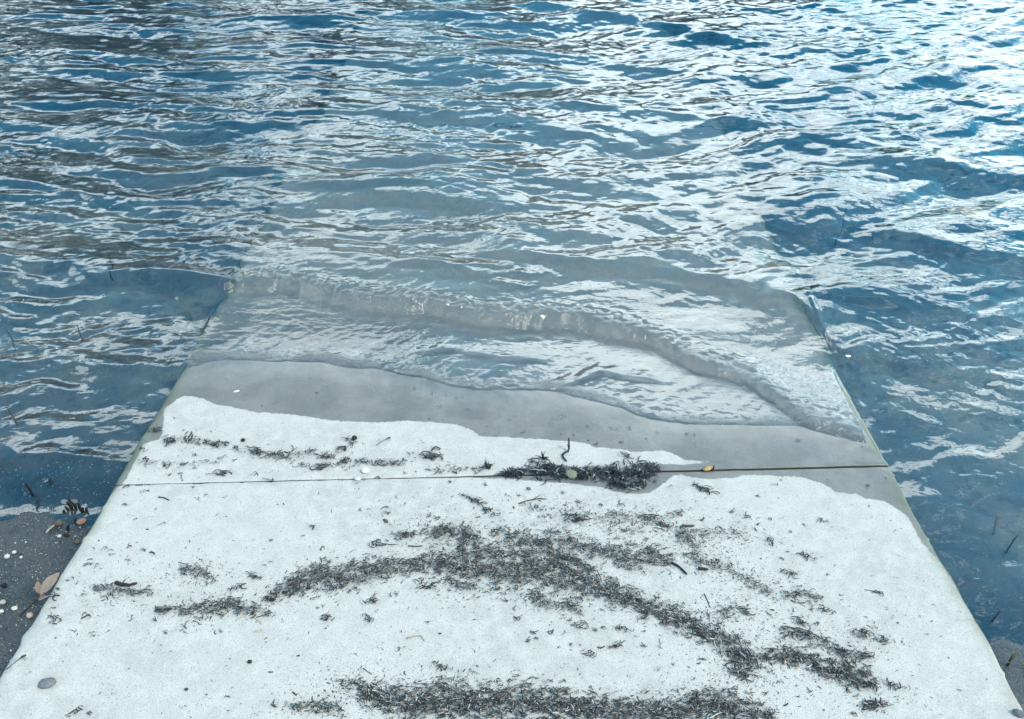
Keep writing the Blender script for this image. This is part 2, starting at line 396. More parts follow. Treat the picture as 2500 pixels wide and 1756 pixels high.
slab(lambda x: -3.0 + 0 * x, lambda x: 0.543 + 0 * x, 0, 'dry slab at the top of the ramp', rows(-3.0, .543, .06))
# grit that fills the joint, deeper towards its wet end
jx = np.linspace(XL_FAR + .005, XR_FAR - .005, 420); jr_ = np.linspace(-1, 1, 5)
JX = np.repeat(jx[None, :], 5, 0); JY = joint_y(JX) + jr_[:, None] * (gap(JX) + .0015)
fill = np.interp(jx, [XL_FAR, -.5, -.1, .15, XR_FAR], [.0022, .0022, .005, .013, .014])
JZ = ramp_z(JY) - fill + 0.0012 * fbm(JX * 40, JY * 60, 3)
jo = link(bpy.data.objects.new('joint_grit', grid_mesh('joint_grit', JX, JY - Y_W, JZ, M_JOINT)), ramp)

# ------------------------------------------------------------------ shore and lake bed, one sheet
def axis(lo, hi, step, far_lo, far_hi, g=1.22):
    a = list(np.arange(lo, hi + 1e-6, step)); s = step
    while a[-1] < far_hi: s *= g; a.append(a[-1] + s)
    s = step
    while a[0] > far_lo: s *= g; a.insert(0, a[0] - s)
    return np.array(a)
SH_N = np.array([-0.75, 0.6614]); SH_D = 23.0
def ground_z(X, Y):
    drop = np.where(X < 0, 0.080, 0.128) + 0.016 * fbm(X * 1.7 + 5, Y * 1.7, 4) + 0.004 * fbm(X * 9, Y * 9, 3)
    base = ramp_z(Y) - drop
    base = np.minimum(base, 1.6 + 0.03 * np.abs(fbm(X * .1, Y * .1, 3)))
    base = np.maximum(base, -1.5 + 0.1 * fbm(X * .2, Y * .2, 3))
    inl = (X > XL_FAR + .03) & (X < XR_FAR - .03) & (Y < 7.0) & (Y > -3)
    base = np.where(inl, base - .1, base)
    q = X * SH_N[0] + Y * SH_N[1] - SH_D
    up = np.clip((q + 4) * .25, -1.5, 2.2)
    return np.where(q > -4, np.maximum(base, up), base)
gx = axis(-3.4, 3.4, .022, -500, 500); gy = axis(0.6, 6.6, .026, -300, 800)
GX, GY = np.meshgrid(gx, gy)
tag(link(bpy.data.objects.new('shore_ground', grid_mesh('shore_ground', GX, GY, ground_z(GX, GY), M_SAND))), 'dark wet sandy shore and lake bed beside the ramp', kind='structure')

# ------------------------------------------------------------------ water
def vstep(a, b, s0, s1):
    o = [a]
    while o[-1] < b: o.append(o[-1] + s0 + (s1 - s0) * (o[-1] - a) / (b - a))
    return np.array(o)
xh = np.concatenate([np.arange(0, 1.25, .0062), vstep(1.25, 3.6, .0065, .0125)])
wx = np.concatenate([-xh[:0:-1], xh])
wy = np.concatenate([np.arange(.9, 1.8, .009), np.arange(1.8, 2.95, .0048), vstep(2.95, 6.4, .006, .012)])
def extend(a, lo, hi, g=1.35):
    a = list(a); s = .014
    while a[-1] < hi: s *= g; a.append(a[-1] + s)
    s = .014
    while a[0] > lo: s *= g; a.insert(0, a[0] - s)
    return np.array(a)
wx = extend(wx, -420, 420); wy = extend(wy, -2.5, 700)
WX, WY = np.meshgrid(wx, wy)
def ridge(pts, h, wf, wb, plane='level', fade=.15, z=0.0):
    P = np.array([[*on_level(a, b, z)[:2]] for a, b in pts]); P = P[np.argsort(P[:, 0])]
    yc = np.interp(WX, P[:, 0], P[:, 1]) + .012 * fbm(WX * 5, WX * 0 + len(pts), 3)
    sl = np.gradient(np.interp(wx, P[:, 0], P[:, 1]), wx); sl = np.convolve(sl, np.ones(101) / 101, 'same')
    d = (WY - yc) / np.sqrt(1 + np.minimum(sl, 3.0) ** 2)[None, :]
    pr = np.where(d < 0, np.exp(-(d / wf) ** 2), np.exp(-(np.abs(d) / wb) ** 1.4))
    return h * pr * sstep(P[0, 0] - fade, P[0, 0] + fade, WX) * sstep(P[-1, 0] + fade, P[-1, 0] - fade, WX)
def spectrum(lams, dir0, spread, slope, seed):
    r = np.random.RandomState(seed); z = np.zeros_like(WX, dtype=np.float32)
    wxp = (WX + .10 * fbm(WX * 1.3, WY * 1.3, 2) + .03 * fbm(WX * 4, WY * 4, 2)).astype(np.float32)
    wyp = (WY + .10 * fbm(WX * 1.3 + 40, WY * 1.3, 2) + .03 * fbm(WX * 4 + 9, WY * 4, 2)).astype(np.float32)
    dist = np.hypot(np.maximum(np.abs(WX) - 3.3, 0), np.maximum(WY - 6, 0))
    for l in lams:
        l = l * (.85 + .3 * r.rand()); k = 2 * np.pi / l; th = dir0 + spread * r.randn(); a = slope / k
        ph = np.float32(r.rand() * 6.283)
        arg = (k * (math.sin(th) * wxp + math.cos(th) * wyp)).astype(np.float32) + ph
        s = np.sin(arg)
        env = (1 / (1 + dist / (l * 6))).astype(np.float32)
        z += a * (s + .22 * np.cos(2 * arg)) * env
    return z
lams = list(np.geomspace(.075, .80, 26))
zl = spectrum(lams, .14, .20, .050, 3)          # left: crests run slightly away to the right
zr = spectrum(lams, -.34, .28, .044, 5)          # right: crests come round the ramp
cross = spectrum(list(np.geomspace(.05, .35, 14)), .7, .7, .022, 8)
short = spectrum(list(np.geomspace(.032, .075, 10)), -.1, .7, .022, 12) * sstep(-.25, .35, fbm(WX * 1.9 + 30, WY * 2.6 + 12, 3))
wr = sstep(-.9, 1.5, WX + .25 * fbm(WX * .8, WY * .8, 2))
amp = .75 + .5 * fbm(WX * 1.1 + 3, WY * .9, 3)
waves = (zl * (1 - wr) + zr * wr) * np.clip(amp, .3, 1.5) + cross + short * (1 + .9 * sstep(3.0, 1.8, WY))
tiny = .0011 * fbm(WX * 30, WY * 42, 3) * sstep(.05, .35, fbm(WX * 1.6 + 70, WY * 2.2, 3) + .2)
bed = np.where((WX > XL_FAR) & (WX < XR_FAR) & (WY < 7), ramp_z(WY), ground_z(WX, WY))
depth = -bed
calm = np.where((WX > XL_FAR) & (WX < XR_FAR), sstep(-.01, .09, depth), sstep(-.03, .05, depth))
eta = waves * (.16 + .84 * calm) + tiny
SW = [([(1176, 610), (1300, 628), (1416, 642), (1533, 655), (1633, 664), (1750, 685), (1851, 708), (1917, 719), (1993, 784), (2036, 860)], .024, .065, .30),
      ([(1940, 560), (2040, 545), (2123, 555), (2287, 600), (2500, 640), (2700, 660)], .030, .10, .30),
      ([(1280, 10), (1430, 30), (1540, 45), (1650, 75), (1760, 95), (1850, 100)], .030, .09, .25),
      ([(-300, 640), (0, 648), (112, 652), (186, 654), (223, 672), (335, 680), (484, 684), (560, 686)], .026, .075, .30),
      ([(-200, 1140), (0, 1128), (149, 1115), (230, 1122), (316, 1130)], .010, .022, .10),
      ([(-200, 900), (0, 895), (120, 880), (300, 905), (430, 900)], .010, .045, .16),
      ([(1960, 880), (2080, 860), (2200, 880), (2350, 905), (2550, 925)], .013, .06, .20),
      ([(2010, 720), (2150, 735), (2300, 745), (2550, 790)], .013, .06, .22),
      ([(700, 500), (900, 470), (1050, 480), (1200, 500)], .012, .07, .25),
      ([(1330, 250), (1500, 262), (1700, 285), (1900, 300)], .014, .07, .25),
      ([(2050, 395), (2200, 390), (2350, 415), (2600, 440)], .017, .08, .25)]
for p, h, wf, wb in SW: eta += ridge(p, h, wf, wb)
# the bore that runs up the slab, and the thin sheet of water before it
edge_l = edge_x(-1, WY[:, :1]); edge_r = edge_x(1, WY[:, :1])
inside = np.minimum(WX - edge_l, edge_r - WX)
yb = line_y(F1w, WX) + .006 * fbm(WX * 16, WX * 0 + 4, 3)
slb = np.gradient(line_y(F1w, wx), wx); slb = np.convolve(slb, np.ones(91) / 91, 'same')[None, :]
db = (WY - yb) / np.sqrt(1 + np.minimum(np.abs(slb), 2.0) ** 2)
sunk = sstep(.02, .22, db) * sstep(.0, -.03, ramp_z(WY))
lo_ = -.16 * sunk; hi_ = np.where(WX < 0, .05, .016) * (1 - sunk) + .014
on = sstep(0, 1, (inside - lo_) / (hi_ - lo_))
hb = np.interp(WX, [-2, XL_FAR, -.4, .5, .85, XR_FAR], [.025, .026, .031, .029, .019, .009])
front = sstep(-.004, .062, db)
turb = (np.exp(-((db - .06) / .06) ** 2)) * (.0062 * fbm(WX * 24, WY * 34, 3) + .0052 * fbm(WX * 56, WY * 70, 2))
y2 = line_y(F2w, WX) + .004 * fbm(WX * 20, WX * 0 + 8, 3)
d2 = WY - y2
lip = sstep(-.008, .028, d2)
turb2 = np.exp(-((d2 - .03) / .04) ** 2) * (.0034 * fbm(WX * 30, WY * 34, 3) + .0018 * fbm(WX * 74, WY * 74, 2))
ru, rv = (WX + 1.1 * WY) / 1.49, (-1.1 * WX + WY) / 1.49
rip = (.0020 * fbm(ru * 6, rv * 19, 2) + .0014 * fbm(ru * 13 + 4, rv * 42 + 3, 2) * sstep(-.25, .25, fbm(WX * 3, WY * 3 + 50, 2))) * sstep(.0, .09, d2)
rip = rip + ridge([(1330, 958), (1400, 945), (1440, 925), (1465, 915), (1520, 928), (1600, 938)], .007, .012, .05, fade=.03) + ridge([(1000, 860), (1100, 850), (1220, 872), (1330, 880)], .003, .012, .04, fade=.05) + ridge([(1760, 880), (1800, 905), (1850, 930)], .006, .012, .05, fade=.03)
zr_ = ramp_z(WY)
film_z = zr_ - .004 + .0072 * lip + .004 * sstep(0, .25, d2) + turb2 * lip + rip
hold = np.exp(-np.maximum(db - .05, 0) / .30)
lev = eta * sstep(0, .35, db) - .014 * (1 - sstep(-.02, .10, db)) * sstep(.0, .15, inside)
kk = .006; mxz = np.maximum(film_z, lev); z_on = mxz + kk * np.exp(-np.abs(film_z - lev) / kk) * .5
z_on = z_on + front * (hb * hold + turb)
z_on = np.where(WY < y2 - .02, zr_ - .02, z_on)
z_off = eta + front * hb * hold * np.exp(-np.maximum(-inside, 0) / .12) * .7 * sstep(.0, -.03, zr_)
WZ = z_on * on + z_off * (1 - on)
far = sstep(0, 4, np.hypot(np.maximum(np.abs(WX) - 3.6, 0), np.maximum(WY - 6.4, 0)))
WZ = WZ * (1 - far)
WZ = np.where((WX > XL_FAR - .0) & (WX < XR_FAR) & (WY < 1.6), -.03, WZ)
# closed body: sheet on top, rim down to below the lake bed
def ringp(A): return np.pad(A, 1, mode='edge')
CH = np.maximum(np.exp(-((db - .03) / .045) ** 2) * np.clip(.75 + 1.2 * fbm(WX * 7, WY * 7, 2), 0, 1.2), .8 * np.exp(-((d2 - .025) / .03) ** 2) * np.clip(.5 + 1.5 * fbm(WX * 6 + 9, WY * 6, 2), 0, 1.2)) * sstep(-.02, .05, inside)
TX, TY, TZ = ringp(WX), ringp(WY), ringp(WZ); TZ[0] = TZ[-1] = -4; TZ[:, 0] = TZ[:, -1] = -4
me = grid_mesh('lake_water', TX, TY, TZ, M_WATER, True, {'churn': ringp(CH)})
import bmesh
r_, c_ = TX.shape
bm = bmesh.new(); bm.from_mesh(me); bm.verts.ensure_lookup_table()
loop = [bm.verts[j] for j in range(c_)] + [bm.verts[i * c_ + c_ - 1] for i in range(1, r_)] + \
       [bm.verts[(r_ - 1) * c_ + j] for j in range(c_ - 2, -1, -1)] + [bm.verts[i * c_] for i in range(r_ - 2, 0, -1)]
f = bm.faces.new(list(reversed(loop))); f.smooth = False
bm.to_mesh(me); bm.free()
tag(link(bpy.data.objects.new('lake_water', me)), 'rippled blue and silver lake water washing up the ramp', kind='structure')
def water_z(x, y):
    i = int(np.clip(np.searchsorted(wy, y), 0, len(wy) - 1)); j = int(np.clip(np.searchsorted(wx, x), 0, len(wx) - 1)); return float(WZ[i, j])

# ------------------------------------------------------------------ wooded far shore (seen mirrored in the waves)
tb = MB(); lb = MB()
def leaves(c, cr, n, s0, s1):
    for _ in range(n):
        v = Vector((rnd.gauss(0, 1), rnd.gauss(0, 1), rnd.gauss(0, .75))) * (cr * .55); p = c + v
        a = Vector((rnd.gauss(0, 1), rnd.gauss(0, 1), rnd.gauss(0, 1))).normalized(); q = a.orthogonal().normalized(); w = a.cross(q); s = rnd.uniform(s0, s1)
        lb.add([p - q * s, p - w * s * .5, p + q * s, p + w * s * .5], [(0, 1, 2, 3)])
for k in range(70):
    t = -34 + k * 1.75 + rnd.uniform(-.8, .8); dd = SH_D + rnd.uniform(2.5, 8)
    base = np.array([SH_N[1], -SH_N[0]]) * t + SH_N * dd
    bx, by = float(base[0]), float(base[1]); bz = float(ground_z(np.array([[bx]]), np.array([[by]]))[0, 0]) - .2
    h = rnd.uniform(7.0, 12.0)
    tb.tube([(bx, by, bz), (bx + .2, by, bz + h * .4), (bx + rnd.uniform(-.5, .5), by, bz + h * .8)], [.22, .16, .05], 6)
    for _ in range(16):
        leaves(Vector((bx + rnd.gauss(0, 1.3), by + rnd.gauss(0, 1.3), bz + h * rnd.uniform(.2, .96))), rnd.uniform(.8, 1.6), 46, .22, .42)
    for _ in range(3): leaves(Vector((bx + rnd.gauss(0, 1.6), by + rnd.gauss(0, 1.2), bz + rnd.uniform(.3, 1.6))), rnd.uniform(.8, 1.3), 40, .2, .4)
wood = tag(empty('far_woods', (0, 0, 0)), 'dark green wooded bank across the lake', kind='stuff')
tag(tb.build('trunks', M_BARK, wood), kind='stuff'); tag(lb.build('foliage', M_FOL, wood), kind='stuff')

# ================================================================== things on the slab
SLOPE_M = Matrix.Rotation(-SLOPE, 3, 'X')
def strand_cols():
    r = rnd.random()
    if r < .40: g = rnd.uniform(.008, .028); return (g * 1.02, g, g)
    if r < .72: g = rnd.uniform(.035, .09); return (g * 1.04, g, g * .97)
    if r < .93: g = rnd.uniform(.12, .26); return (g * 1.02, g, g * .97)
    g = rnd.uniform(.32, .52); return (g * 1.05, g, g * .88)
def strand(mb, p, L, w, ang, curl, tilt, col, seg=3, flat=.28, lift=0.0, mat=SLOPE_M):
    """a short dried blade: a flattened, curled, tapering strip with thickness"""
    pts = []; a = ang; q = Vector((0, 0, 0))
    for k in range(seg + 1):
        pts.append(q.copy()); st = L / seg
        q = q + Vector((math.cos(a), math.sin(a), 0)) * st; a += curl / seg
    c = (pts[0] + pts[-1]) * .5
    out = []
    for k, v in enumerate(pts):
        t = k / seg; v = v - c; v.z = tilt * (t - .5) * L + lift * 4 * t * (1 - t) * L
        out.append(p + mat @ v)
    rad = [w * .5 * (1, .95, .8, .35)[min(3, int(3 * k / seg + .01))] for k in range(seg + 1)]
    mb.tube(out, rad, 4, col, flat, up=mat @ Vector((0, 0, 1)), cap=True)

# ---- drifts of dried seagrass
BANDS = []
def drift(name, label, bands, mat=None, wet=False):
    mb = MB(); k0 = 0
    org = on_ramp(*bands[0][0][0][:2])
    for pl, dens in bands:
        if not wet: BANDS.append(pl)
        for i in range(len(pl) - 1):
            (x0, y0, h0), (x1, y1, h1) = pl[i], pl[i + 1]
            L = math.hypot(x1 - x0, y1 - y0); n = int(L * (h0 + h1) * dens / (15.0 if wet else 8.5))
            for _ in range(n):
                t = rnd.random(); hh = h0 + (h1 - h0) * t
                v = max(-1.5, min(1.5, rnd.gauss(0, .52)))
                px = x0 + (x1 - x0) * t + rnd.gauss(0, .5) * hh * .8; py = y0 + (y1 - y0) * t + v * hh * 1.15
                ns = float(perlin(np.array([px / 26.0]), np.array([py / 15.0]))[0]) + .5 * float(perlin(np.array([px / 9.0]), np.array([py / 6.0]))[0])
                if ns < -.30 + abs(v) * .42 and rnd.random() < .93: continue
                core = max(0, 1 - abs(v))
                z = .0012 + rnd.random() * (.003 + .008 * core)
                p = on_ramp(px, py, 0.0); p = p + N_RAMP * z - org
                dirn = -math.atan2((y1 - y0) * 2.2, x1 - x0)
                if wet:
                    g = rnd.uniform(.006, .022); col = (g * 1.1, g, g * .95)
                    if rnd.random() < .07: g = rnd.uniform(.15, .4); col = (g, g * .97, g * .9)
                    strand(mb, p, rnd.uniform(.010, .030), rnd.uniform(.002, .0046), rnd.uniform(0, 6.28), rnd.gauss(0, 1.0), rnd.gauss(0, .18), col, 3, .3, rnd.uniform(0, .18))
                elif rnd.random() < .48:
                    strand(mb, p, rnd.uniform(.0018, .005), rnd.uniform(.001, .0024), rnd.uniform(0, 6.28), 0, rnd.gauss(0, .15), strand_cols(), 2, .6)
                else:
                    strand(mb, p, rnd.uniform(.004, .013) * (3.2 if rnd.random() < .02 else 1.9 if rnd.random() < .08 else 1), rnd.uniform(.0011, .0027), dirn + rnd.gauss(0, .75), rnd.gauss(0, .35), rnd.gauss(0, .10), strand_cols(), 2, .45, rnd.uniform(0, .08))
    o = mb.build(name, M_WETW if wet else M_WRACK); o.location = org
    return tag(o, label, 'seagrass', kind='stuff')
drift('seagrass_drift', 'long dark drift of dried seagrass arching across the upper slab', [
    ([(655, 1463, 10), (706, 1440, 28), (763, 1411, 44), (816, 1416, 43), (878, 1402, 36), (945, 1387, 29), (1007, 1383, 22), (1065, 1378, 36), (1127, 1383, 45), (1208, 1392, 43), (1280, 1397, 48),
      (1352, 1402, 45), (1424, 1421, 38), (1496, 1450, 33), (1567, 1478, 31), (1639, 1507, 31), (1706, 1536, 30), (1760, 1562, 34), (1805, 1592, 32), (1836, 1618, 20)], 1.2),
    ([(1060, 1300, 10), (1089, 1296, 24), (1120, 1305, 14)], .9), ([(1135, 1300, 16), (1151, 1312, 24), (1165, 1335, 10)], 1.0), ([(1140, 1320, 12), (1120, 1340, 20)], 1.2),
    ([(1200, 1303, 10), (1227, 1299, 20), (1270, 1316, 24), (1320, 1330, 22), (1357, 1312, 24), (1414, 1332, 22), (1486, 1350, 30), (1543, 1360, 36), (1606, 1363, 34), (1640, 1372, 18)], 1.05),
    ([(1160, 1345, 18), (1232, 1346, 26), (1328, 1352, 28), (1400, 1375, 28), (1450, 1395, 20)], .8), ([(1280, 1452, 18), (1342, 1474, 22), (1420, 1490, 14)], .75),
    ([(1080, 1420, 20), (1160, 1440, 18)], .4), ([(1760, 1500, 22), (1780, 1488, 20)], .8)])
drift('seagrass_drift', 'dense seagrass drift cut by the lower edge of the picture', [
    ([(700, 1730, 8), (770, 1722, 14), (830, 1735, 18)], .6), ([(830, 1668, 8), (870, 1672, 16), (900, 1680, 12)], .6),
    ([(880, 1695, 16), (930, 1705, 38), (1000, 1722, 46), (1070, 1718, 50), (1150, 1718, 50), (1230, 1716, 50), (1300, 1716, 50), (1380, 1724, 44), (1450, 1736, 40), (1560, 1742, 34),
      (1640, 1745, 20), (1700, 1730, 38), (1770, 1725, 42), (1830, 1740, 34), (1885, 1752, 22)], 1.1),
    ([(1060, 1675, 12), (1100, 1680, 12)], .4), ([(1680, 1705, 14), (1720, 1700, 14)], .6), ([(1600, 1725, 10), (1640, 1708, 10)], .5)])
drift('seagrass_drift', 'short seagrass drift below a dark stick on the left of the slab', [([(385, 1492, 6), (440, 1493, 16), (500, 1490, 24), (560, 1478, 24), (600, 1488, 20), (660, 1500, 9)], 1.0)])
drift('seagrass_drift', 'small peaked seagrass heap above the short left drift', [([(445, 1395, 8), (470, 1392, 16), (500, 1402, 16), (525, 1420, 9)], .95)])
drift('seagrass_drift', 'thin seagrass heap under a stick near the left edge', [([(235, 1440, 10), (270, 1443, 20), (305, 1445, 14), (370, 1448, 12)], .75)])
drift('seagrass_drift', 'tail of seagrass under the dark curved stick at lower right', [([(1875, 1600, 16), (1930, 1604, 22), (1990, 1622, 24), (2050, 1640, 34), (2105, 1660, 34), (2135, 1678, 18)], 1.15), ([(1830, 1615, 14), (1870, 1605, 14)], .7)])
drift('seagrass_drift', 'round seagrass patch right of the main drift', [([(1655, 1298, 14), (1685, 1320, 24), (1715, 1330, 20)], 1.0), ([(1690, 1300, 6), (1790, 1300, 10), (1820, 1310, 9)], .5)])
drift('seagrass_drift', 'loose diagonal trail of seagrass right of the main drift', [([(1672, 1360, 10), (1730, 1378, 16), (1795, 1392, 12)], .8), ([(1800, 1405, 14), (1850, 1430, 14), (1890, 1458, 10)], .6), ([(1910, 1452, 6), (1960, 1455, 14), (2005, 1466, 10)], .9)])
drift('seagrass_drift', 'sparse seagrass flecks between the main drift and the joint', [([(1290, 1240, 14), (1400, 1262, 16), (1560, 1265, 14), (1640, 1290, 12)], .28), ([(960, 1310, 12), (1080, 1300, 12)], .4), ([(1480, 1280, 30), (1640, 1270, 24)], .25), ([(1380, 1270, 10), (1430, 1265, 12)], .5)])
drift('seagrass_drift', 'thin seagrass scatter beyond the lower right drift', [([(1905, 1535, 10), (1965, 1555, 14), (1985, 1570, 10)], .6), ([(2000, 1570, 7), (2060, 1595, 10), (2130, 1605, 9)], .6), ([(2080, 1545, 8), (2170, 1570, 10)], .5), ([(2110, 1725, 8), (2170, 1722, 8)], .6), ([(1790, 1640, 12), (1850, 1640, 10)], .5)])
drift('wet_seagrass', 'black wet seagrass clump caught in the slab joint', [
    ([(1225, 1160, 6), (1300, 1155, 15), (1360, 1158, 16), (1420, 1160, 16), (1480, 1158, 18), (1540, 1155, 22), (1600, 1150, 18)], 1.3), ([(1480, 1175, 14), (1530, 1190, 14), (1570, 1180, 12)], .9), ([(1290, 1140, 10), (1350, 1140, 10)], .6)], wet=True)
drift('seagrass_drift', 'broken seagrass line between the wet edge and the joint', [
    ([(400, 1078, 10), (450, 1076, 12), (500, 1082, 10), (555, 1090, 8)], .7), ([(570, 1098, 8), (640, 1112, 10), (700, 1116, 12), (760, 1105, 10), (830, 1120, 12)], .5), ([(840, 1128, 10), (920, 1130, 10), (990, 1132, 8)], .55),
    ([(1030, 1112, 10), (1080, 1118, 10)], .7), ([(340, 1130, 6), (420, 1138, 8), (540, 1130, 8)], .35), ([(740, 1140, 8), (850, 1142, 8)], .4), ([(1060, 1150, 8), (1180, 1146, 10)], .5)])

# ---- crumbs all over the slab
mb = MB(); org = on_ramp(1250, 1400)
for _ in range(11500):
    if rnd.random() < .88:
        pl = rnd.choice(BANDS); i = rnd.randrange(len(pl) - 1); t = rnd.random(); sg = rnd.choice((1, 1, 2.2))
        px = pl[i][0] + (pl[i + 1][0] - pl[i][0]) * t + rnd.gauss(0, 38) * sg; py = pl[i][1] + (pl[i + 1][1] - pl[i][1]) * t + rnd.gauss(0, 22) * sg
    else: px = rnd.uniform(120, 2420); py = rnd.uniform(1075, 1756)
    if rnd.random() > (.3 if py < 1200 else .45 if px > 2000 else 1): continue
    p = on_ramp(px, py)
    if p.x < edge_x(-1, np.array([p.y]))[0] + .02 or p.x > edge_x(1, np.array([p.y]))[0] - .02: continue
    s = rnd.uniform(.0008, .0026) * (2.0 if rnd.random() < .08 else 1)
    strand(mb, p + N_RAMP * .0012 - org, s * rnd.uniform(1, 3), s * rnd.uniform(.35, .8), rnd.uniform(0, 6.28), rnd.gauss(0, .8), rnd.gauss(0, .2), strand_cols(), 2, .6)
o = mb.build('seagrass_crumbs', M_WRACK); o.location = org; tag(o, 'fine dark crumbs of dried seagrass strewn over the pale slab', 'seagrass', kind='stuff')

# ---- single scraps: shared meshes, each a thing of its own
def scrap_mesh(kind, k):
    mb = MB(); I = Matrix.Identity(3)
    n = {'s': rnd.choice([1, 1, 2, 3]), 'm': rnd.randint(3, 6), 'l': rnd.randint(11, 18)}[kind]
    for i in range(n):
        g = rnd.uniform(.010, .04); col = (g * 1.08, g, g * .96)
        if kind != 's' and rnd.random() < .25: col = strand_cols()
        if kind == 's': p = Vector((rnd.gauss(0, .12), rnd.gauss(0, .12), .05 + .04 * i)); L = rnd.uniform(.5, 1.0); w = rnd.uniform(.07, .15)
        elif kind == 'm': p = Vector((rnd.gauss(0, .22), rnd.gauss(0, .12), .05 + .03 * i)); L = rnd.uniform(.4, .8); w = rnd.uniform(.055, .115)
        else: p = Vector((rnd.gauss(0, .24), rnd.gauss(0, .12), .04 + .012 * i)); L = rnd.uniform(.2, .5); w = rnd.uniform(.035, .075)
        strand(mb, p, L, w, rnd.gauss(0, .7) + (math.pi if rnd.random() < .5 else 0), rnd.gauss(0, 1.1), rnd.gauss(0, .15), col, 4, .5, rnd.uniform(0, .15), I)
    return mb.mesh('seagrass_scrap', M_WRACK)
SM = {k: [scrap_mesh(k, i) for i in range(n)] for k, n in (('s', 14), ('m', 12), ('l', 12))}
CR = {1: (0, 1156), 2: (825, 1156), 3: (1650, 1156), 4: (0, 580), 5: (825, 580), 6: (1650, 580)}
K = 850 / 2285.0
def P(c, x, y): return (CR[c][0] + x * K, CR[c][1] + y * K)
